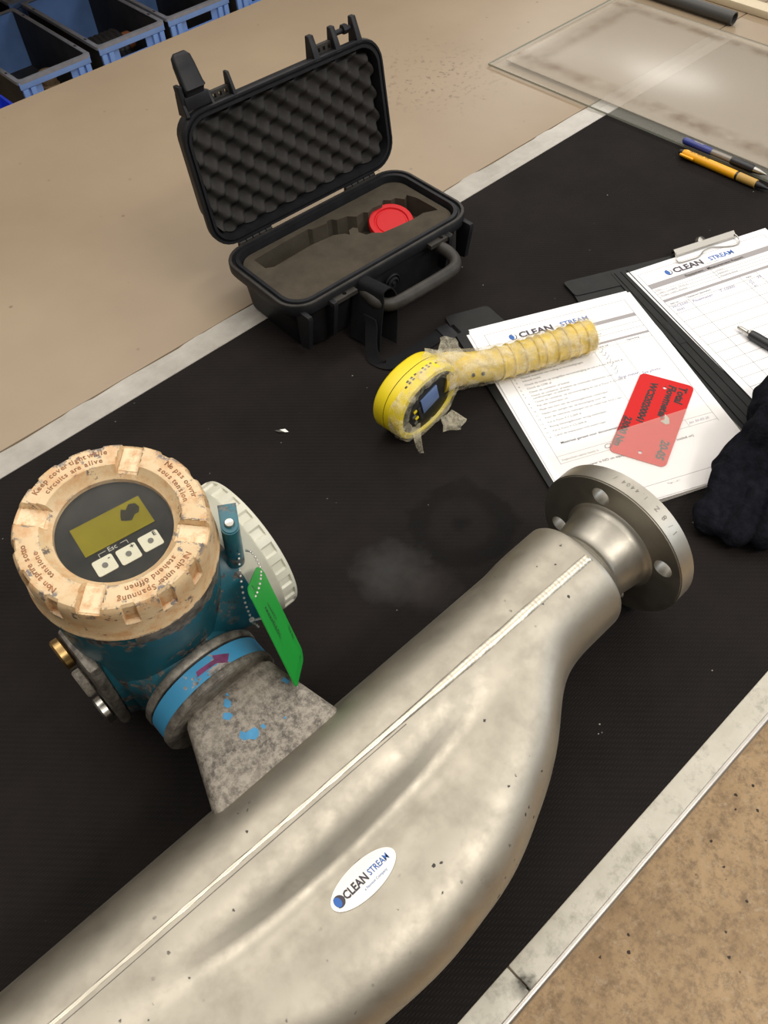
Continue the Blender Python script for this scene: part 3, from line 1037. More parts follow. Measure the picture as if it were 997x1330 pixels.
gt = thing('green_tag', 'green plastic tag hanging from the bead chain beside the transmitter', 'tag', tuple(TA))
obj('tag_plate', bm, M['green_tag'], gt, TR(-TA) @ TG)
TT = TR((0, 0, -.0010)) @ RX(pi)
bm = text_bm([('Flowmeter', .0085, TR((Wt * .62, .010, -.0016)) @ RZ(pi / 2) @ Matrix.Diagonal((1, -1, 1, 1)), 'LEFT', 0.0, 0.2), ('Promass', .006, TR((Wt * .46, .016, -.0016)) @ RZ(pi / 2) @ Matrix.Diagonal((1, -1, 1, 1)), 'LEFT', 0.0, 0.2),
              ('23.05.20', .0055, TR((Wt * .10, Ht * .62, -.0012)) @ RZ(pi / 2) @ Matrix.Diagonal((1, -1, 1, 1)), 'LEFT', 0.0, 0.2)])
for v in bm.verts:
    v.co.z += 0.004 * sin(pi * v.co.y / Ht)
obj('handwriting', bm, M['print_black'], gt, TR(-TA) @ TG, smooth=False, recalc=False)

# ------------------------------------------------------------------ instrument case
CW, CD, CH, LH_ = 0.282, 0.149, 0.073, 0.157
LTH = 1.444
ic = thing('instrument_case', 'open black plastic instrument case with foam lining on the table joint', 'case', (.5515, .7735, 0), -0.032)
cy = -CD / 2
bm = bmesh.new()
L = [(.232, .116, .020, .0025), (.238, .122, .022, .0008), (.246, .128, .024, .006), (.256, .134, .026, .055), (.270, .141, .029, .0575), (.280, .148, .031, .060), (.282, .149, .032, .062), (.282, .149, .032, .072), (.280, .147, .031, .0735), (.274, .141, .029, .0735), (.272, .139, .028, .0705), (.268, .135, .027, .0705), (.266, .133, .026, .0735), (.258, .125, .024, .0735), (.255, .122, .023, .060), (.246, .116, .02, .010)]
loft(bm, [rrect(w, d, r, z, 7, 0, cy) for w, d, r, z in L])
for k, (ux) in enumerate((-.1, -.05, .0, .05, .1)):
    box(bm, (ux, cy + .0675, .030), (.006, .012, .05), .001)
base = obj('case_base', bm, M['case'], ic, angle=35)
bm = bmesh.new()
loft(bm, [rrect(w, d, r, z, 7, 0, cy) for w, d, r, z in ((.2815, .1485, .032, .0722), (.280, .147, .031, .0738), (.2745, .1415, .0292, .0738), (.2740, .1410, .029, .0722))], close=True)
obj('rim', bm, M['case_rim'], base)
PK0 = [(-.108, -.015), (-.066, -.0120), (-.024, -.011), (-.020, -.0155), (0.0, -.019), (.004, -.015), (.010, -.016), (.014, -.0225), (.028, -.026), (.036, -.036), (.048, -.0345), (.052, -.040), (.062, -.036), (.076, -.038), (.083, -.032), (.090, -.040), (.097, -.040), (.104, -.052), (.112, -.046), (.119, -.062), (.127, -.085), (.130, -.098), (.124, -.104), (.100, -.095), (.083, -.096), (.060, -.0935), (.037, -.090), (.028, -.080), (.020, -.078), (.017, -.066), (.0215, -.058), (.018, -.052), (.011, -.053), (.006, -.062), (.003, -.055), (-.009, -.047), (-.041, -.043), (-.070, -.0445), (-.099, -.046), (-.108, -.040)]
PK = [(min(x, .1165 + .1 * (x - .1165)), y * .9 - .013) for x, y in PK0]
bm = bmesh.new()
prism(bm, [(p.x, p.y) for p in rrect(.2525, .1195, .022, 0, 7, 0, cy)], [PK], .0375, .0655)
obj('foam_insert', bm, M['foam'], ic, smooth=False)
bm = bmesh.new(); loft(bm, [rrect(.244, .114, .02, z, 5, 0, cy) for z in (.0105, .0380)])
obj('foam_floor', bm, M['foam'], ic)
# lid, hinged open past upright
LT_ = TR((0, .004, .0770)) @ RX(LTH)      # local: x along the case, y up the lid, z towards the viewer
bm = bmesh.new()
ly = LH_ / 2
L = [(.240, .122, .020, -.042), (.252, .130, .024, -.040), (.262, .138, .027, -.010), (.276, .151, .031, -.006), (.2815, LH_ - .0005, .032, -.002), (.282, LH_, .032, .004), (.280, LH_ - .002, .031, .0056), (.2755, LH_ - .0065, .029, .0056), (.2745, LH_ - .0075, .0285, .0030), (.2715, LH_ - .0105, .0275, .0030), (.2705, LH_ - .0115, .0270, .0060), (.2640, LH_ - .018, .0245, .0060), (.2620, LH_ - .020, .024, -.004), (.256, .126, .022, -.024)]
loft(bm, [rrect(w, d, r, z, 7, 0, ly) for w, d, r, z in L])
lid = obj('case_lid', bm, M['case'], ic, LT_, angle=35)
bm = bmesh.new(); loft(bm, [rrect(w, d, r, z, 7, 0, ly) for w, d, r, z in ((.2746, LH_ - .0074, .0285, .0031), (.2738, LH_ - .0082, .0283, .0043), (.2722, LH_ - .0098, .0278, .0043), (.2714, LH_ - .0106, .0275, .0031))], close=True)
obj('lid_seal', bm, M['gasket_dark'], lid, LT_)
bm = bmesh.new()
nx, ny = 150, 80
fw, fh = .2575, LH_ - .0245
rows = []
for j in range(ny + 1):
    row = []
    for i in range(nx + 1):
        x, y = -fw / 2 + fw * i / nx, -fh / 2 + fh * j / ny
        r = .022
        qx, qy = max(0, abs(x) - (fw / 2 - r)), max(0, abs(y) - (fh / 2 - r))
        d = hypot(qx, qy)
        if d > r:
            x -= math.copysign(qx * (1 - r / d), x); y -= math.copysign(qy * (1 - r / d), y)
        v = cos(2 * pi * (x + .004) / .0305) * cos(2 * pi * (y + .003) / .0275)
        v = math.copysign(abs(v) ** 0.8, v)
        h = .0078 * v - .0055 + .0015 * noise.noise((x * 40, y * 40, 1))
        row.append(bm.verts.new((x, y + ly, h)))
    rows.append(row)
for j in range(ny):
    for i in range(nx):
        try:
            bm.faces.new((rows[j][i], rows[j][i + 1], rows[j + 1][i + 1], rows[j + 1][i]))
        except ValueError:
            pass
obj('egg_crate_foam', bm, M['egg_foam'], lid, LT_, angle=180)
# hinge knuckles
for ux in (-.083, .083):
    bm = bmesh.new()
    for k in range(5):
        lathe(bm, [(.0036, 0), (.0036, .0085)], 12, TR((ux - .024 + k * .0098, .0040, .0725)) @ RY(pi / 2))
    box(bm, (ux, .002, .066), (.050, .009, .010), .001)
    obj('hinge', bm, M['case_rim'], ic)
# latch brackets along the top edge of the lid
def fin(u, h, t=.0050, z0=-.012, z1=.006, name='latch_fin', mat='case'):
    bm = bmesh.new()
    loft(bm, [[Vector(p) for p in ((u - t / 2, LH_ - .004, z0), (u + t / 2, LH_ - .004, z0), (u + t / 2, LH_ - .004, z1), (u - t / 2, LH_ - .004, z1))],
              [Vector(p) for p in ((u - t / 2.6, LH_ + h, z0 + .004), (u + t / 2.6, LH_ + h, z0 + .004), (u + t / 2.6, LH_ + h, z1 - .007), (u - t / 2.6, LH_ + h, z1 - .007))]])
    bmesh.ops.bevel(bm, geom=bm.edges[:], offset=.0008, segments=1, affect='EDGES')
    obj(name, bm, M[mat], lid, LT_)
fin(-.1265, .020); fin(-.0925, .012); fin(-.0650, .022)
fin(.0480, .022, .0095); fin(.0790, .022, .0085); fin(.1105, .024, .0085)
for u0, u1 in ((-.092, -.0625), (.0510, .0800)):
    bm = bmesh.new()
    prism(bm, [(u0, LH_ - .003), (u1, LH_ - .003), (u1, LH_ + .0085), (u0, LH_ + .0085)], [[(q - .0018, LH_ + .0012), (q + .0018, LH_ + .0012), (q + .0018, LH_ + .0058), (q - .0018, LH_ + .0058)] for q in (u0 + .006, u0 + .0135, u0 + .021)], -.009, -.003)
    obj('latch_plate', bm, M['case_rim'], lid, LT_)
# flipped-up latch lever at one end, bolt with nut at the other
bm = bmesh.new()
loft(bm, [[Vector((-.1100 + p.x, LH_ + y, z + p.y)) for p in rrect(w, t_, min(w, t_) * .3, 0, 3)] for y, w, t_, z in ((.004, .020, .008, -.002), (.012, .022, .009, -.002), (.020, .0245, .010, .000), (.0225, .0255, .012, .003), (.026, .025, .011, .000), (.042, .0235, .0095, -.006), (.050, .021, .008, -.008), (.0535, .014, .005, -.009))])
obj('latch_lever', bm, M['case'], lid, LT_, angle=50)
bm = bmesh.new(); box(bm, (-.110, LH_ + .008, -.002), (.030, .014, .012), .0015); box(bm, (-.1255, LH_ + .012, -.003), (.005, .030, .011), .001)
obj('latch_base', bm, M['case'], lid, LT_)
bm = bmesh.new(); lathe(bm, [(.003, 0), (.003, .026)], 12, TR((.079, LH_ + .013, -.004)) @ RY(pi / 2)); lathe(bm, [(.0055, 0), (.0055, .006)], 6, TR((.0935, LH_ + .014, -.003)) @ RY(pi / 2))
obj('latch_pin', bm, M['case'], lid, LT_)
# front of the base: latch fins, ledges, carrying handle, pressure valve
for u in (-.1255, -.0890, .0905, .1250):
    bm = bmesh.new()
    loft(bm, [[Vector(p) for p in ((u - .0028, -CD + .014, z), (u + .0028, -CD + .014, z), (u + .0028, -CD - dy, z), (u - .0028, -CD - dy, z))] for z, dy in ((.0125, -.010), (.016, .002), (.050, .008), (.0625, .0105), (.0660, .0095))])
    obj('latch_fin', bm, M['case'], base)
for u0, u1 in ((-.092, -.055), (.060, .0955)):
    bm = bmesh.new(); prism(bm, [(u0, -CD + .004), (u1, -CD + .004), (u1, -CD - .0075), (u0, -CD - .0075)], [circle2((u0 + u1) / 2 + .003, -CD - .0022, .0026, 14)], .0605, .0655)
    obj('latch_ledge', bm, M['case_rim'], base)
hp = spline([(-.044, -CD + .004, .055), (-.045, -CD - .014, .055), (-.044, -CD - .030, .053), (-.032, -CD - .042, .0515), (.0, -CD - .044, .051), (.055, -CD - .044, .051), (.071, -CD - .038, .052), (.077, -CD - .024, .054), (.077, -CD - .010, .055), (.076, -CD + .004, .055)], 5)
bm = bmesh.new(); tube(bm, hp, .0072, 12, True, 1.15)
obj('carry_handle', bm, M['case_rim'], ic)
bm = bmesh.new(); lathe(bm, [(.012, 0), (.012, .005), (.0105, .006), (.0105, .003), (.0085, .003), (.0085, .007), (.006, .008), (.006, .006), (.003, .006), (.002, .009)], 30, TR((.008, -CD + .010, .034)) @ RX(pi / 2))
obj('pressure_valve', bm, M['case'], base)
# strap folded over the handle end, webbing tail running out on the mat (world points)
CI = (TR((.5515, .7735, 0)) @ RZ(-0.032)).inverted()
def ribbon(pts, ws, th, n=7):
    ps = spline(pts, n); wv_ = spline(ws, n)
    bm = bmesh.new()
    rows = []
    for i, (p, w) in enumerate(zip(ps, wv_)):
        tg = (ps[min(i + 1, len(ps) - 1)] - ps[max(i - 1, 0)]).normalized()
        nn = tg.cross(w.normalized()).normalized() * th / 2
        rows.append([p - w / 2 - nn, p + w / 2 - nn, p + w / 2 + nn, p - w / 2 + nn])
    loft(bm, rows)
    return bm
wv_ = (.006, -.045, .0)
bm = ribbon([(.4800, .5990, .0035), (.4890, .6040, .030), (.4980, .6080, .058), (.5020, .6110, .0690), (.5140, .6110, .0690), (.5180, .6070, .056), (.5120, .6010, .030), (.5030, .5950, .004)], [wv_] * 8, .0016)
sl = obj('strap_sleeve', bm, M['webbing'], ic, CI)
bm = ribbon([(.4870, .5950, .042), (.4840, .5900, .032), (.4770, .5840, .018), (.4700, .5740, .0075), (.4690, .5640, .0030), (.4760, .5545, .0022), (.5000, .5500, .0016), (.5300, .5485, .0014), (.5580, .5480, .0014)],
            [(.002, -.0175, 0), (.002, -.0175, 0), (.002, -.0175, 0), (.006, -.0165, .003), (.012, -.012, .004), (.010, .014, .001), (.002, .0175, 0), (.001, .0175, 0), (.001, .0175, 0)], .0014)
obj('webbing_tail', bm, M['webbing'], sl, CI)
bm = bmesh.new(); box(bm, (.5625, .5440, .0022), (.016, .026, .0032), .0008, RZ(radians(-12))); box(bm, (.5735, .5405, .0020), (.006, .018, .0028), .0006, RZ(radians(-12)))
obj('strap_buckle', bm, M['case'], sl, CI)
# red lid lying in the case pocket
rd = thing('red_round_lid', 'red round plastic lid tucked in the foam pocket of the open case', 'lid', (.6215, .7030, .024))
bm = bmesh.new(); lathe(bm, [(0, .0), (.0260, .0), (.0285, .0020), (.0290, .0075), (.0280, .0098), (.0265, .0100), (.0222, .0098), (.0210, .0080), (.0195, .0078), (.0185, .0088), (.0, .0090)], 60)
obj('lid_disc', bm, M['red_plastic'], rd, TR((0, 0, .021)) @ RX(radians(14)) @ RY(radians(-6)))

# ------------------------------------------------------------------ yellow handheld meter in clear wrap
hm = thing('handheld_meter', 'yellow handheld meter with round head, wrapped in crinkled clear film', 'meter', (.4400, .4515, 0))
HR, HT = .0378, .0375
NA = radians(4.99)
nrm = Vector((sin(NA), -cos(NA), 0))
uax = Vector((cos(NA), sin(NA), 0))
HM = Matrix(((uax.x, 0, nrm.x, 0), (uax.y, 0, nrm.y, 0), (0, 1, 0, HR), (0, 0, 0, 1)))    # local x along the head, y up, z out of the face
HB = Matrix(((uax.x, 0, nrm.x, .4400), (uax.y, 0, nrm.y, .4515), (0, 1, 0, HR), (0, 0, 0, 1)))
HI = TR((-.4400, -.4515, 0))
def oval(s, z, n=64):
    out = []
    for k in range(n):
        a = 2 * pi * k / n
        c_, s_ = cos(a), sin(a)
        rr = HR * s / (abs(c_) ** 2.25 + abs(s_) ** 2.25) ** (1 / 2.25)
        out.append(Vector((rr * c_ * 1.28, rr * s_ * (1.0), z)))
    return out
bm = bmesh.new()
loft(bm, [oval(.90, -HT), oval(.97, -HT + .0015), oval(1.0, -HT + .004), oval(1.0, -.0215)])
loft(bm, [oval(1.0, -.0205), oval(1.0, -.003), oval(.965, .0), oval(.86, .0008), oval(.82, -.003)])
hd = obj('meter_head', bm, M['yellow'], hm, HM, angle=40)
bm = bmesh.new(); loft(bm, [oval(.985, -.0220), oval(.985, -.0200)]); obj('seam_line', bm, M['print_black'], hd, HM)
bm = bmesh.new(); loft(bm, [oval(.85, -.006), oval(.85, -.0022)]); fcp = obj('meter_face', bm, M['meter_face'], hm, HM)
bm = bmesh.new(); box(bm, (.004, .001, -.0015), (.026, .022, .002), .0008); obj('meter_screen', bm, M['meter_screen'], fcp, HM @ RZ(radians(12)))
for k in range(4):
    bm = bmesh.new(); box(bm, (-.022 + .003 * (k % 2), -.012 + .0055 * k, -.0015), (.005, .0032, .0016), .0005); obj('meter_key', bm, M['yellow'] if k % 2 else M['key_dot'], fcp, HM @ RZ(radians(12)))
bm = bmesh.new(); box(bm, (-.0135, -.005, -.0014), (.004, .020, .0018), .0005); obj('screen_frame', bm, M['print_black'], fcp, HM @ RZ(radians(12)))
items = []
for k, chh in enumerate('MM MARK'):
    if chh == ' ':
        continue
bm = bmesh.new()
for k in range(9):      # row of small black marks along the rim
    a = radians(118 - k * 7)
    for q in (-.0125, -.0095):
        if (k * 3 + int(q * 1000)) % 4 == 0:
            continue
        c_ = HR * 1.012
        rr = 1 / (abs(cos(a)) ** 2.5 + abs(sin(a)) ** 2.5) ** .4
        pts = []
        for da, dz in ((-.03, -.001), (.03, -.001), (.03, .001), (-.03, .001)):
            aa = a + da
            rr = 1.006 / (abs(cos(aa)) ** 2.25 + abs(sin(aa)) ** 2.25) ** (1 / 2.25)
            x_ = HR * rr * cos(aa) * 1.28
            pts.append((x_, HR * rr * sin(aa), q + dz))
        poly(bm, pts)
obj('rim_marks', bm, M['print_black'], hd, HM, smooth=False)
# neck and ribbed grip
gpts = spline([(.474, .4750, .040), (.492, .4705, .037), (.515, .4610, .031), (.545, .4480, .0265), (.585, .4325, .0250), (.625, .4170, .0250), (.653, .4060, .0250)], 9)
rad = []
for i, p in enumerate(gpts):
    s = i / (len(gpts) - 1)
    r_ = .0225 - .0047 * min(1, s / .32) if s < .32 else .0178
    rad.append(r_)
bm = bmesh.new(); tube(bm, gpts, rad, 28)
gr = obj('grip', bm, M['yellow_dull'], hm, HI, angle=60)
for k in range(9):
    i = int(len(gpts) * (.50 + .052 * k))
    tg = (gpts[min(i + 1, len(gpts) - 1)] - gpts[i - 1])
    a, b = frame(tg)
    bm = bmesh.new()
    pts_ = [gpts[i] + (a * cos(q) + b * sin(q)) * (rad[i] + .0001) for q in [2 * pi * j / 24 for j in range(24)]]
    cl = []
    for j, p in enumerate(pts_):
        d_ = (p - gpts[i]).normalized()
        t_ = tg.normalized()
        cl.append([p + (d_ * cos(w) + t_ * sin(w)) * .0017 for w in [2 * pi * m / 8 for m in range(8)]])
    loft(bm, cl, close=True)
    obj('grip_rib', bm, M['yellow_dull'], gr, HI)
for px_, py_, pz_ in ((.5035, .4475, .0375), (.5145, .4430, .0350)):
    bm = bmesh.new(); lathe(bm, [(.0022, -.003), (.0022, .001), (.0008, .0012)], 14, TR((px_, py_, pz_)) @ Vector((-.25, -.8, .5)).to_track_quat('Z', 'Y').to_matrix().to_4x4())
    obj('screw', bm, M['print_black'], gr, HI)
# crinkled film
def crinkle(bm, amp, sc, seed):
    for v in bm.verts:
        n_ = noise.noise_vector((v.co.x * sc + seed, v.co.y * sc, v.co.z * sc)) + 0.5 * noise.noise_vector((v.co.x * sc * 2.3, v.co.y * sc * 2.3 + seed, v.co.z * sc * 2.3))
        v.co += n_ * amp
bm = bmesh.new()
gp2 = gpts[1:] + [gpts[-1] + (gpts[-1] - gpts[-2]) * 1.6]
rows = []
for i, p in enumerate(gp2):
    tg = gp2[min(i + 1, len(gp2) - 1)] - gp2[max(i - 1, 0)]
    a, b = frame(tg)
    r0 = (rad[min(i + 1, len(rad) - 1)] + .0030) * (1 - .25 * max(0, (i - len(gp2) + 3) / 3))
    rows.append([p + (a * cos(q) + b * sin(q)) * r0 for q in [2 * pi * j / 56 for j in range(56)]])
loft(bm, rows, False, False)
bmesh.ops.subdivide_edges(bm, edges=[e for e in bm.edges if e.calc_length() > .003], cuts=1, use_grid_fill=True)
crinkle(bm, .0014, 130, 3.0)
for v in bm.verts:
    v.co.z = max(v.co.z, .0012 if v.co.x < .50 else .0062)
obj('film_sleeve', bm, M['wrap'], hm, HI, angle=180)
bm = bmesh.new()
loft(bm, [oval(1.03, -.012), oval(1.035, -.006), oval(1.03, .0015), oval(.95, .0035), oval(.83, .0036), oval(.68, .0015)], False, False)
bmesh.ops.subdivide_edges(bm, edges=bm.edges[:], cuts=2, use_grid_fill=True)
bm.transform(HB)
crinkle(bm, .0020, 110, 9.0)
for v in bm.verts:
    v.co.z = max(v.co.z, .0010)
obj('film_cover', bm, M['wrap'], hm, HI, angle=180)
def flap(pts, nm, seed):
    bm = bmesh.new()
    poly(bm, pts)
    bmesh.ops.triangulate(bm, faces=bm.faces)
    bmesh.ops.subdivide_edges(bm, edges=bm.edges[:], cuts=3, use_grid_fill=True)
    crinkle(bm, .0022, 140, seed)
    for v in bm.verts:
        v.co.z = max(v.co.z, .0010)
    obj(nm, bm, M['wrap'], hm, HI, angle=180)
flap([(.452, .474, .074), (.462, .478, .084), (.476, .466, .078), (.474, .460, .068)], 'film_flap', 1)
flap([(.470, .468, .076), (.482, .476, .088), (.498, .470, .080), (.505, .462, .058), (.486, .455, .062)], 'film_flap', 2)
flap([(.411, .448, .022), (.419, .444, .028), (.408, .428, .002), (.404, .430, .002)], 'film_flap', 3)
flap([(.452, .444, .012), (.470, .446, .010), (.476, .430, .002), (.460, .424, .003), (.446, .434, .002)], 'film_flap', 4)
flap([(.648, .428, .038), (.662, .430, .044), (.668, .416, .038), (.658, .406, .040)], 'film_flap', 5)

# ------------------------------------------------------------------ clipboard folder with its two forms
FO = (.580, .566)
fo = thing('clipboard_folder', 'black vinyl folding clipboard lying open under the two white forms', 'folder', (FO[0], FO[1], 0))
FAL = -0.412                                    # direction of the left cover's top edge
FTM = RZ(FAL) @ Matrix.Diagonal((1, -1, 1, 1))  # local x along the top, y down the page
def plate(pts, z0, z1, mat, nm, T=FTM, parent=None, holes=()):
    bm = bmesh.new(); prism(bm, pts, holes, z0, z1)
    return obj(nm, bm, M[mat], parent or fo, T)
def rounded(pts, r, n=4):
    out = []
    m = len(pts)
    for i in range(m):
        p0, p1, p2 = Vector(pts[i - 1]), Vector(pts[i]), Vector(pts[(i + 1) % m])
        a = p1 + (p0 - p1).normalized() * r
        b = p1 + (p2 - p1).normalized() * r
        for k in range(n + 1):
            s = k / n
            q = a * (1 - s) ** 2 + p1 * 2 * s * (1 - s) + b * s * s
            out.append((q.x, q.y))
    return out
plate(rounded([(0, 0), (.056, 0), (.066, .044), (.160, .044), (.164, .001), (.222, .000), (.230, .338), (0, .338)], .006), .0006, .0034, 'folder', 'left_cover')
plate(rounded([(.222, .002), (.246, .002), (.262, .336), (.228, .338)], .003), .0006, .0046, 'folder', 'spine')
plate(rounded([(.160, -.004), (.470, .006), (.460, .340), (.258, .336), (.242, .030), (.162, .026)], .005), .0007, .0042, 'folder', 'right_cover')
bm = bmesh.new()
for k in range(3):
    tube(bm, [(.2262 + .0085 * k, .006, .0046), (.2380 + .0105 * k, .330, .0046)], .0009, 6)
obj('spine_ridge', bm, M['folder'], fo, FTM)
bm = bmesh.new()
loft(bm, [rrect(.011, .040, .002, z, 3, .2375, .130) for z in (.0044, .0050)])
em = obj('embossed_mark', bm, M['folder'], fo, FTM)

AL = -.4400
OL = (.5783, .5238)
OR_ = (.7946, .4598)
AR = -.345
PAGE = lambda o, a, z: TR((o[0], o[1], z)) @ RZ(a) @ Matrix.Diagonal((.001, -.001, 1, 1))     # page millimetres, y downwards
TXT = lambda u, v: TR((u, v, 0)) @ Matrix.Diagonal((1, -1, 1, 1))
def sheet(name, label, o, a, z, group, th=.00018, curl=0.0, w=210, h=297):
    bm = bmesh.new()
    rows = []
    for j in range(13):
        row = []
        for i in range(9):
            u, v = w * i / 8, h * j / 12
            zz = curl * (max(0, 1 - v / 40) ** 2) * (0.4 + 0.6 * sin(u / w * 5.0 + 0.6)) + curl * .5 * max(0, 1 - (w - u) / 30) ** 2
            row.append(bm.verts.new((u, v, zz)))
        rows.append(row)
    for j in range(12):
        for i in range(8):
            bm.faces.new((rows[j][i], rows[j][i + 1], rows[j + 1][i + 1], rows[j + 1][i]))
    e = bmesh.ops.extrude_face_region(bm, geom=bm.faces[:])
    bmesh.ops.translate(bm, vec=(0, 0, th), verts=[q for q in e['geom'] if isinstance(q, bmesh.types.BMVert)])
    loc = Vector((o[0], o[1], z))
    ob = obj(name, bm, M['paper'], None, TR(-loc) @ PAGE(o, a, z))
    ob.location = loc
    return tag(ob, label, 'paper', group)
def on_page(bm, o, a, mat, nm, parent, z=.00025):
    ob_ = obj(nm, bm, M[mat], parent, RZ(a) @ Matrix.Diagonal((.001, -.001, 1, 1)) @ TR((0, 0, z)), smooth=False, recalc=False)
    ob_['kind'] = 'stuff'
ZL = .0036
sheet('form_sheet', 'blank under-sheet peeping out at the left edge of the inspection form', (OL[0] - .0045, OL[1] - .0005), AL + .010, ZL, 'sheets under the inspection form')
sheet('form_sheet', 'white under-sheet showing beyond the right edge of the inspection form', (OL[0] + .0035, OL[1] + .0040), AL - .006, ZL + .0005, 'sheets under the inspection form')
f1 = sheet('form_sheet', 'printed inspection form partly covered by the yellow meter and red tag', OL, AL, ZL + .0010, 'top forms on the folder')
# top form print
black, grey, rule, dark, blue = bmesh.new(), bmesh.new(), bmesh.new(), None, None
def line(bm, x0, y0, x1, y1, w=.45):
    d = Vector((x1 - x0, y1 - y0, 0)).normalized()
    n_ = Vector((-d.y, d.x, 0)) * w / 2
    poly(bm, [(x0 + n_.x, y0 + n_.y), (x1 + n_.x, y1 + n_.y), (x1 - n_.x, y1 - n_.y), (x0 - n_.x, y0 - n_.y)])
rect2(grey, 15, 36, 197, 42); rect2(grey, 15, 70, 197, 73.5)
for x in (15, 197):
    line(rule, x, 11, x, 225)
line(rule, 15, 11, 197, 11)
for y in (51.5, 60.5):
    line(rule, 15, y, 197, y)
for x in (122, 153):
    line(black, x, 73.5, x, 208, .3)
line(black, 15, 80, 197, 80, .3)
line(black, 15, 225, 198, 214 + 1, .01) if False else None
for (a_, b_, c_, d_) in ((15, 214, 197, 212), (15, 224, 197, 222), (15, 214, 15, 224), (197, 212, 197, 222), (164, 212.4, 164, 222.4)):
    line(black, a_, b_, c_, d_, .35)
line(black, 20, 281, 190, 279, .4)
on_page(grey, OL, AL, 'band_grey', 'printed_band', f1); on_page(rule, OL, AL, 'rule_grey', 'printed_rule', f1); on_page(black, OL, AL, 'print_grey', 'printed_rule', f1)
rows_ = ['Voer de ingangscontrole uit', 'Visueel inspectie van vuiling en beschadigingen', 'Inhoud vocht', 'Check de vocht op mogelijke verontreiniging en vul in Form F-CS-009-A', 'Check de CMR af', 'Check de container of basket', 'Check de container of basket op eventuele elementen over,\ncertificeringen en etiketten', 'Check de container op verontreiniging en vul in Form F-CS-009-A', 'Pak alle materialen uit', 'Maak een foto van de binnengekomen materialen', 'Neem een sample van de bevestiging voor wk', 'Voer de relevante metingen uit en maak hier foto\'s van', 'Vul in Form F-CS-009-A', 'Reinig binnengekomen wring materialen', 'Vul in Form F-CS-009-A', 'Label de materialen met zwart tape']
items = []
ys = [89, 94.5, 100, 106.5, 112.5, 118.5, 124.5, 134.5, 140.5, 147, 153.5, 160, 167, 173.5, 180, 187]
for k, (s, y) in enumerate(zip(rows_, ys)):
    items.append((s, 4.1, TXT(26, y), 'LEFT'))
    items.append((str(k + 1), 3.6, TXT(18, y + .6), 'LEFT'))
for s, y in (('Datum', 49), ('Opdrachtgever', 57.5), ('Referentie', 66)):
    items.append((s, 3.6, TXT(18, y)))
    items.append((s, 3.4, TXT(124, y)))
items.append(('Inspection name (test) n:', 4.2, TXT(18, 221)))
items.append(('Page 1 of 1', 3.2, TXT(104, 285)))
on_page(text_bm(items), OL, AL, 'print_grey', 'printed_text', f1)
on_page(text_bm([('Bevinding', 4.4, TXT(22, 79), 'LEFT', .06), ('Check OK', 3.4, TXT(128, 78.5), 'LEFT', .05), ('Opmerking', 3.4, TXT(166, 78), 'LEFT', .05), ('Materieel gereed voor documentatie aftekenen', 4.6, TXT(27, 199), 'LEFT', .08), ('If any answer is NO on equipment, the equipment cannot be loaded on)', 4.6, TXT(27, 236), 'LEFT', .08)]), OL, AL, 'print_black', 'printed_text', f1)
on_page(text_bm([('CLEAN', 13.0, TXT(53, 30.0), 'LEFT', .55, 0, 1.06)]), OL, AL, 'logo_dark', 'printed_logo', f1)
on_page(text_bm([('STREAM', 10.5, TXT(106, 28.6), 'LEFT', .28, 0, .96)]), OL, AL, 'logo_blue', 'printed_logo', f1)
def page_logo(o, a, u, v, r, parent):
    d, b = drop_logo(r)
    T = TXT(u, v)
    d.transform(T); b.transform(T)
    on_page(d, o, a, 'logo_dark', 'printed_logo', parent); on_page(b, o, a, 'logo_blue', 'printed_logo', parent, .0003)
page_logo(OL, AL, 45, 26, 5.2, f1)
ink = bmesh.new()
for k in range(7):
    y = 82 + k * 6.2
    line(ink, 127.5 + (k % 3), y + 2.5, 130 + (k % 2), y + 4, .45); line(ink, 130 + (k % 2), y + 4, 134 + (k % 3), y - 1.5, .45)
on_page(ink, OL, AL, 'print_grey', 'pen_ticks', f1)
on_page(text_bm([('Chris', 9, TXT(66, 221), 'LEFT', 0, .3)]), OL, AL, 'print_grey', 'handwriting', f1)
on_page(text_bm([('See photo', 5.5, TXT(156, 134), 'LEFT', 0, .3), ('flow meter', 5.5, TXT(128, 132), 'LEFT', 0, .3), ('Jan 30-03-20', 4.6, TXT(166, 219), 'LEFT', 0, .3)]), OL, AL, 'ink', 'handwriting', f1)

ZR = .0043
sheet('form_sheet', 'white under-sheet just visible along the left edge of the clipped form', (OR_[0] - .0016, OR_[1] - .0012), AR - .008, ZR, 'sheets under the clipped form')
f2 = sheet('form_sheet', 'measurement report form held by the silver clip of the folder', OR_, AR, ZR + .0005, 'top forms on the folder')
black, grey, rule = bmesh.new(), bmesh.new(), bmesh.new()
rect2(grey, 10, 32, 199, 41); rect2(grey, 10, 64, 199, 68.5)
line(rule, 10, 10, 199, 10)
for x in (10, 199):
    line(rule, x, 10, x, 285)
for y in (47, 52.5, 58):
    line(rule, 10, y, 199, y)
line(rule, 96, 41, 96, 64)
for k in range(15):
    line(rule, 10, 77 + 15.2 * k, 142, 77 + 15.2 * k)
for k in range(34):
    line(rule, 118, 77 + 6.1 * k, 199, 77 + 6.1 * k, .25)
for x in (38, 118, 142, 170):
    line(rule, x, 68.5, x, 280)
on_page(grey, OR_, AR, 'band_grey', 'printed_band', f2); on_page(rule, OR_, AR, 'rule_grey', 'printed_rule', f2)
items = []
for k, s in enumerate(('Date', 'Client / Company / Work nr', 'Project / Client reference')):
    items.append((s, 3.6, TXT(13, 46 + 5.7 * k))); items.append((('Location', 'Equipment', 'Measuring device')[k], 3.6, TXT(99, 46 + 5.7 * k)))
items.append(('a Norisol Company', 2.6, TXT(96, 29.6)))
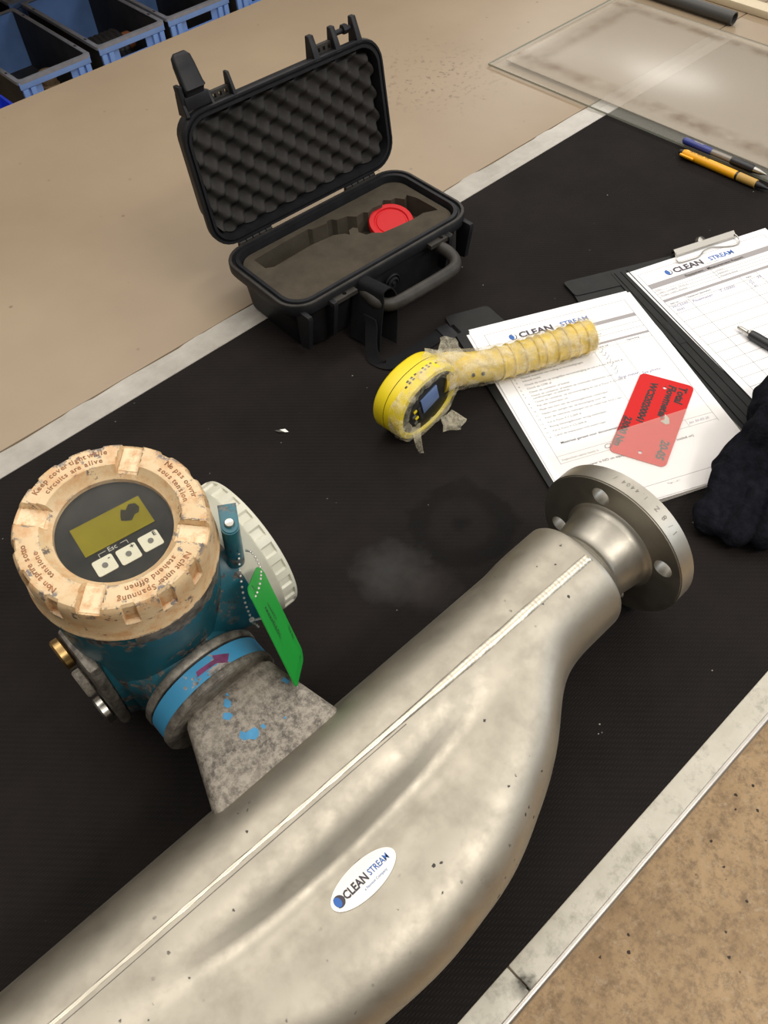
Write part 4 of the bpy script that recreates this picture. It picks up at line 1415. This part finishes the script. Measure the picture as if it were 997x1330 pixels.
on_page(text_bm(items), OR_, AR, 'print_grey', 'printed_text', f2)
on_page(text_bm([('Equipment - Measurement Report', 6.2, TXT(104, 39), 'CENTER', .12), ('Item no.', 3.6, TXT(14, 75), 'LEFT', .06), ('Equipment description', 3.6, TXT(40, 73.5), 'LEFT', .06), ('Value', 3.6, TXT(124, 74), 'LEFT', .06), ('Comments', 3.6, TXT(160, 74), 'LEFT', .06)]), OR_, AR, 'print_black', 'printed_text', f2)
on_page(text_bm([('CLEAN', 13.0, TXT(54, 26.5), 'LEFT', .55, 0, 1.06)]), OR_, AR, 'logo_dark', 'printed_logo', f2)
on_page(text_bm([('STREAM', 10.5, TXT(107, 25.5), 'LEFT', .28, 0, .96)]), OR_, AR, 'logo_blue', 'printed_logo', f2)
page_logo(OR_, AR, 47, 22, 5.2, f2)
on_page(text_bm([('WCS200-', 6.0, TXT(12, 82), 'LEFT', 0, .3), ('0041', 5.5, TXT(14, 89), 'LEFT', 0, .3), ('Flowmeter', 6.5, TXT(40, 83.5), 'LEFT', 0, .3), ('T-10000', 6.5, TXT(80, 82), 'LEFT', 0, .3), ('25\n37\n41', 5.2, TXT(122, 82), 'LEFT', 0, .3), ('22', 6, TXT(136, 80), 'LEFT', 0, .3)]), OR_, AR, 'ink', 'handwriting', f2)
# spring clip on the right-hand form
CLT = RZ(AR)
cl0 = Vector((OR_[0] - FO[0], OR_[1] - FO[1], 0))
def clp(u, v, z):
    q = CLT @ Vector((u * .001, -v * .001, 0))
    return Vector((cl0.x + q.x, cl0.y + q.y, z))
bm = bmesh.new()
loft(bm, [[clp(u, v, z) for v, z in ((-9, .0050), (-9.5, .0100), (-6, .0125), (1.0, .0088), (1.5, .0066), (.5, .0066), (-5.5, .0108), (-8, .0094), (-8, .0050))] for u in (72, 163)])
obj('clip_bar', bm, M['bright'], fo, None, angle=30)['label'] = 'silver clip bar'
bm = bmesh.new()
lathe(bm, [(.0, .0), (.008, .0), (.007, .004), (.003, .006), (.0, .006)], 20, TR(clp(116, -9.5, .0065)) @ RX(radians(40)))
obj('clip_tab', bm, M['bright'], fo)
bm = bmesh.new()
tube(bm, spline([clp(72, -1, .0105), clp(69, 4, .0098), clp(67, 10, .0080), clp(70, 13.5, .0066), clp(84, 14, .0062), (clp(98, 13.5, .0062)), clp(110, 7, .0070), clp(122, 5.5, .0072), clp(130, 8, .0068), clp(146, 13.5, .0062), clp(157, 14, .0064), clp(161, 10, .0080), clp(162, 4, .0098), clp(161, -1, .0105)], 5), .00085, 8)
obj('clip_wire', bm, M['bright'], fo)
# clear pocket over the lower part of the left form
bm = bmesh.new()
pk = [(4, 208), (205, 199), (215, 300), (12, 308)]
prism(bm, pk, [], .0079 - 0, .0081)
bm.transform(TR((OL[0] - FO[0], OL[1] - FO[1], 0)) @ RZ(AL) @ Matrix.Diagonal((.001, -.001, 1, 1)))
obj('clear_pocket', bm, M['pocket'], fo, smooth=False)

# red tag lying on the form
rt = thing('red_tag', 'red plastic tag with black handwriting lying on the inspection form', 'tag', (.6140, .2872, .0054))
TGA = radians(21.6)
TX, TY = .127, .0595
RT = RZ(TGA)
out = [(p.x, p.y) for p in rrect(TX, TY, .0065, 0, 5)]
bm = bmesh.new(); prism(bm, out, [circle2(.0495, -.0005, .0022, 14), circle2(-.0530, -.0010, .0022, 14)], 0, .0009)
obj('tag_plate', bm, M['red_tag'], rt, RT)
WR = lambda x, y: TR((x, y, .0010)) @ RZ(pi)
bm = text_bm([('Total', .0125, WR(.0580, -.0150), 'LEFT', .00055, .15), ('Flowmeter', .0120, WR(.0560, -.0040), 'LEFT', .00055, .15), ('WCS20200041', .0105, WR(.0530, .0150), 'LEFT', .00055, .15), ('23000 Nm', .0105, WR(-.0080, .0270), 'LEFT', .00055, .15), ('20-05', .0120, WR(-.0270, -.0170), 'LEFT', .00055, .15)])
line(bm, -.008, .0285, -.060, .0285, .0009)
for v in bm.verts:
    v.co.z = .00105
obj('handwriting', bm, M['marker'], rt, RT, smooth=False, recalc=False)
bm = bmesh.new()
poly(bm, [(-.0045, -.0150), (-.002, -.0085), (.002, -.0120), (.010, -.0105), (.006, -.0160), (-.002, -.0185)], .00115)
obj('scratch_mark', bm, M['print_pale'], rt, RT, smooth=False)

# ------------------------------------------------------------------ pens
def pen(name, label, loc, rz, parts, tilt=0.0):
    t_ = thing(name, label, 'pen', loc, rz)
    for nm, prof, mat in parts:
        bm = bmesh.new(); lathe(bm, prof, 24, RX(pi / 2 - tilt))         # runs towards -y
        obj(nm, bm, M[mat], t_, None, angle=30)
    return t_
yp = pen('pencil', 'orange-yellow mechanical pencil with tan grip beside the acrylic sheet', (1.0705, .5700, .0062), 0, [
    ('cap', [(.0030, -.006), (.0036, -.004), (.0042, .0)], 'pen_black'), ('barrel', [(.0048, 0), (.0060, .004), (.0061, .080), (.0060, .0865)], 'pen_yellow'), ('collar', [(.0057, .0865), (.0057, .090)], 'pen_black'),
    ('pencil_grip', [(.0060, .090), (.0057, .118)], 'pen_tan'), ('tip', [(.0045, .118), (.0030, .128), (.0012, .137), (.0006, .140)], 'pen_black')])
bm = bmesh.new(); box(bm, (-.0075, -.010, .001), (.0035, .022, .003), .0008); obj('pocket_clip', bm, M['pen_yellow'], yp)
bm = text_bm([('HB 0.5  PENCIL  LINE', .0034, RZ(-pi / 2) @ TR((.010, -.001, .0063)), 'LEFT', .00005)]); obj('barrel_print', bm, M['print_black'], yp, smooth=False)
bp = pen('ballpoint_pen', 'blue-capped clear ballpoint pen lying beside the yellow pencil', (1.0915, .5820, .0110), 0, [
    ('cap', [(.0030, -.004), (.0046, -.002), (.0050, .002), (.0050, .040), (.0046, .044)], 'pen_blue'), ('barrel', [(.0042, .044), (.0043, .076)], 'pen_clear'), ('pen_grip', [(.0052, .076), (.0056, .082), (.0056, .108), (.0050, .112)], 'pen_black'),
    ('tip', [(.0046, .112), (.0038, .120), (.0016, .128), (.0007, .131)], 'bright')])
bm = text_bm([('BALLPOINT', .0030, RZ(-pi / 2) @ TR((.014, -.001, .0051)), 'LEFT', .00005)]); obj('barrel_print', bm, M['print_pale'], bp, smooth=False)
kp = pen('ballpoint_pen', 'black pen with silver button lying on the clipped form', (.7960, .3020, .0105), radians(-4), [
    ('button', [(.0020, -.001), (.0024, .0), (.0024, .012)], 'bright'), ('collar', [(.0032, .012), (.0040, .0135), (.0042, .016)], 'bright'), ('barrel', [(.0050, .016), (.0055, .022), (.0056, .110), (.003, .130), (.0006, .140)], 'pen_black')])

# ------------------------------------------------------------------ acrylic sheets, tube
bm = bmesh.new(); box(bm, (0, 0, .0019), (.348, .660, .0038), .0006)
ob = obj('acrylic_sheet', bm, M['clear_plate']); ob.location = (1.2650, .6390, .0010); ob.rotation_euler = (0, 0, radians(.3))
tag(ob, 'larger clear acrylic sheet at the bottom of the pair on the table', 'sheet')
bm = bmesh.new(); loft(bm, [rrect(.3485, .6605, .001, z, 2) for z in (.0004, .0034)], False, False)
obj('sheet_edge', bm, M['plate_edge'], ob)
bm = bmesh.new(); box(bm, (1.2735, .6345, .0060), (.318, .636, .0016), .0005)
ob = obj('frosted_sheet', bm, M['frosted'])
tag(ob, 'brown-stained frosted sheet lying on top of the clear acrylic sheet', 'sheet')
tb = thing('rolled_tube', 'dark grey hollow tube lying beyond the acrylic sheets', 'tube', (1.4740, .752, .0110))
bm = bmesh.new(); lathe(bm, [(.0105, 0), (.0105, .45), (.0085, .45), (.0085, 0)], 32, RX(-pi / 2), False, False, True)
obj('tube_wall', bm, M['tube'], tb)

# ------------------------------------------------------------------ crumpled black fleece glove
gl = thing('fleece_glove', 'crumpled black fleece glove at the right end of the forms', 'glove', (.62, .16, 0))
bm = bmesh.new()
def blob(c, r, rz=0.0, ry=0.0):
    bmesh.ops.create_icosphere(bm, subdivisions=3, radius=1.0, matrix=TR(c) @ RZ(rz) @ RY(ry) @ Matrix.Diagonal((*r, 1)))
def limb(pts, r):
    for i, p in enumerate(spline(pts, 5)):
        s = i / ((len(pts) - 1) * 5)
        rr = r[0] + (r[1] - r[0]) * s
        bmesh.ops.create_icosphere(bm, subdivisions=2, radius=rr, matrix=TR(p))
blob((.668, .150, .038), (.062, .052, .034), -.3)
blob((.645, .182, .050), (.032, .022, .024), .2)
blob((.700, .190, .032), (.045, .034, .030), -.2)
limb([(.622, .182, .030), (.595, .184, .026), (.562, .176, .020), (.530, .164, .014)], (.022, .0145))
limb([(.632, .160, .030), (.600, .158, .026), (.565, .148, .020), (.534, .140, .013)], (.022, .014))
limb([(.640, .138, .030), (.605, .132, .026), (.575, .122, .020), (.556, .118, .016)], (.024, .016))
limb([(.650, .110, .030), (.615, .104, .026), (.590, .098, .022)], (.028, .02))
blob((.690, .100, .034), (.07, .05, .032))
for v in bm.verts:
    v.co.z = max(v.co.z, .0058)
ob = obj('glove_fabric', bm, M['cloth'], gl, TR((-.62, -.16, 0)), angle=180, recalc=False)
md = ob.modifiers.new('remesh', 'REMESH'); md.mode = 'VOXEL'; md.voxel_size = .0028; md.use_smooth_shade = True
md = ob.modifiers.new('smooth', 'SMOOTH'); md.iterations = 2; md.factor = .5
tx = bpy.data.textures.new('folds', 'CLOUDS'); tx.noise_scale = .030; tx.noise_depth = 1
md = ob.modifiers.new('folds', 'DISPLACE'); md.texture = tx; md.strength = .021; md.mid_level = .6; md2 = ob.modifiers.new('relax', 'SMOOTH'); md2.iterations = 2; md.texture_coords = 'LOCAL'

# scrap of foil on the mat
bm = bmesh.new()
poly(bm, [(-.008, -.002, .001), (-.002, -.0035, .002), (.004, -.001, .001), (.008, .0005, .0012), (.003, .0025, .0025), (-.003, .001, .0008)])
bmesh.ops.triangulate(bm, faces=bm.faces)
e = bmesh.ops.extrude_face_region(bm, geom=bm.faces[:]); bmesh.ops.translate(bm, vec=(0, 0, -.0003), verts=[v for v in e['geom'] if isinstance(v, bmesh.types.BMVert)])
ob = obj('foil_scrap', bm, M['foil'], None, RZ(radians(-62)), smooth=False); ob.location = (.3230, .5620, 0)
tag(ob, 'tiny scrap of silver foil lying on the black mat', 'scrap')

# ------------------------------------------------------------------ blue storage bins on the floor behind the tables
BWX, BDY, BHZ = .298, .598, .220
def make_bin(label, loc):
    t_ = thing('storage_bin', label, 'bin', loc, 0, 'blue storage bins on the floor')
    w, d, h, th = BWX, BDY, BHZ, .004
    bm = bmesh.new()
    box(bm, (0, d / 2 - .014, h / 2), (w - .022, th, h - .006))
    obj('back_wall', bm, M['bin'], t_)
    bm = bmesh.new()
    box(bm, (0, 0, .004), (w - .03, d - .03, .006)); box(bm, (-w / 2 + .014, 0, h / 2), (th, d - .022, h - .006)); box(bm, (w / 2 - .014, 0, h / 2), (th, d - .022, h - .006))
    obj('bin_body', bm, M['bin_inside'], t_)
    bm = bmesh.new()
    prism(bm, [(-w / 2 + .012, .001), (w / 2 - .012, .001), (w / 2 - .012, h - .003), (-w / 2 + .012, h - .003)], [[(-.060, h - .070), (.060, h - .070), (.060, h - .034), (-.060, h - .034)]], 0, th)
    obj('front_wall', bm, M['bin'], t_, TR((0, -d / 2 + .016, 0)) @ RX(pi / 2))
    bm = bmesh.new()
    loft(bm, [rrect(a - q, b - q, .012, z, 4) for a, b, q, z in ((w, d, 0, h - .012), (w, d, 0, h), (w, d, .032, h), (w, d, .032, h - .006))], False, False)
    obj('bin_rim', bm, M['bin_rim'], t_)
    bm = bmesh.new()
    box(bm, (0, -d / 2 + .0035, h - .018), (w - .01, .006, .026), .001)
    obj('rim_band', bm, M['bin'], t_)
    for x in (-.128, -.098, .098, .128):
        bm = bmesh.new(); box(bm, (x, -d / 2 + .006, h - .085), (.020, .012, .105), .001); obj('bin_rib', bm, M['bin'], t_)
    bm = bmesh.new(); box(bm, (0, -d / 2 + .006, h - .083), (.150, .010, .022), .001); obj('handle_lip', bm, M['bin'], t_)
    for sx_ in (-1, 1):
        for yy in (-.20, .20):
            bm = bmesh.new(); box(bm, (sx_ * (w / 2 - .008), yy, h + .0002), (.007, .014, .001)); obj('rim_slot', bm, M['print_black'], t_)
    return t_
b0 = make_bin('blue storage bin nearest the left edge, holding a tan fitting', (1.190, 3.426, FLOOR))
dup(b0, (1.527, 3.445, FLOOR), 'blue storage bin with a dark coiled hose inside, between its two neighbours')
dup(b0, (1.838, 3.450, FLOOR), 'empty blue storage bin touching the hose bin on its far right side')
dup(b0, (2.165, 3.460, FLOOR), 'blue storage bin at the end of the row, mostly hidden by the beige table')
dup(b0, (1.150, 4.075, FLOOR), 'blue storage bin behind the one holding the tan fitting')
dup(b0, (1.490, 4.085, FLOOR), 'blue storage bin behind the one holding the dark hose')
sr = thing('added_shade_rack', 'unseen grey steel rack shelf added to shade the row of blue bins', 'rack', (1.62, 3.8, FLOOR))  # added out of view to keep light out of the bins
bm = bmesh.new(); box(bm, (0, 0, .66), (2.3, 1.50, .03), .002); obj('shelf', bm, M['alu'], sr)
for x in (-1.13, 1.13):
    for y in (-.73, .73):
        bm = bmesh.new(); box(bm, (x, y, .8), (.04, .04, 1.6), .002); obj('post', bm, M['alu'], sr)
fi = thing('pipe_fitting', 'tan round fitting lying inside the left blue bin', 'fitting', (1.235, 3.340, FLOOR + .0078))
bm = bmesh.new(); lathe(bm, [(.012, 0), (.036, 0), (.036, .07), (.030, .075), (.028, .12), (.012, .12)], 24, TR((0, 0, .0))); obj('fitting_body', bm, M['fitting'], fi)
ho = thing('coiled_hose', 'dark coiled hose with orange-brown end inside the middle blue bin', 'hose', (1.515, 3.330, FLOOR + .007))
bm = bmesh.new()
tube(bm, [Vector((-.085 + .135 * k / 95, .066 * cos(k * 2 * pi / 16), .090 + .066 * sin(k * 2 * pi / 16))) for k in range(96)], .0165, 10)
obj('hose_coil', bm, M['hose'], ho)
bm = bmesh.new(); lathe(bm, [(.014, 0), (.030, 0), (.034, .008), (.034, .035), (.026, .045), (.014, .045)], 24, TR((.055, 0, .115)) @ RY(pi / 2)); obj('hose_end', bm, M['orange'], ho)
tu = thing('blue_tub', 'bright blue plastic tub at the far left edge beyond the beige table', 'tub', (.860, 2.98, FLOOR))
bm = bmesh.new(); loft(bm, [rrect(a, b, .02, z, 4) for a, b, z in ((.17, .24, 0), (.20, .27, .20), (.21, .28, .20), (.21, .28, .215), (.19, .26, .215), (.165, .235, .006))]); obj('tub_body', bm, M['bin_bright'], tu)

for o in bpy.data.objects:
    if o.name.split('.')[0] in ('stamped_marks', 'handwriting', 'sticker_print', 'raised_lettering', 'panel_print', 'rim_marks', 'barrel_print'):
        o['kind'] = 'stuff'
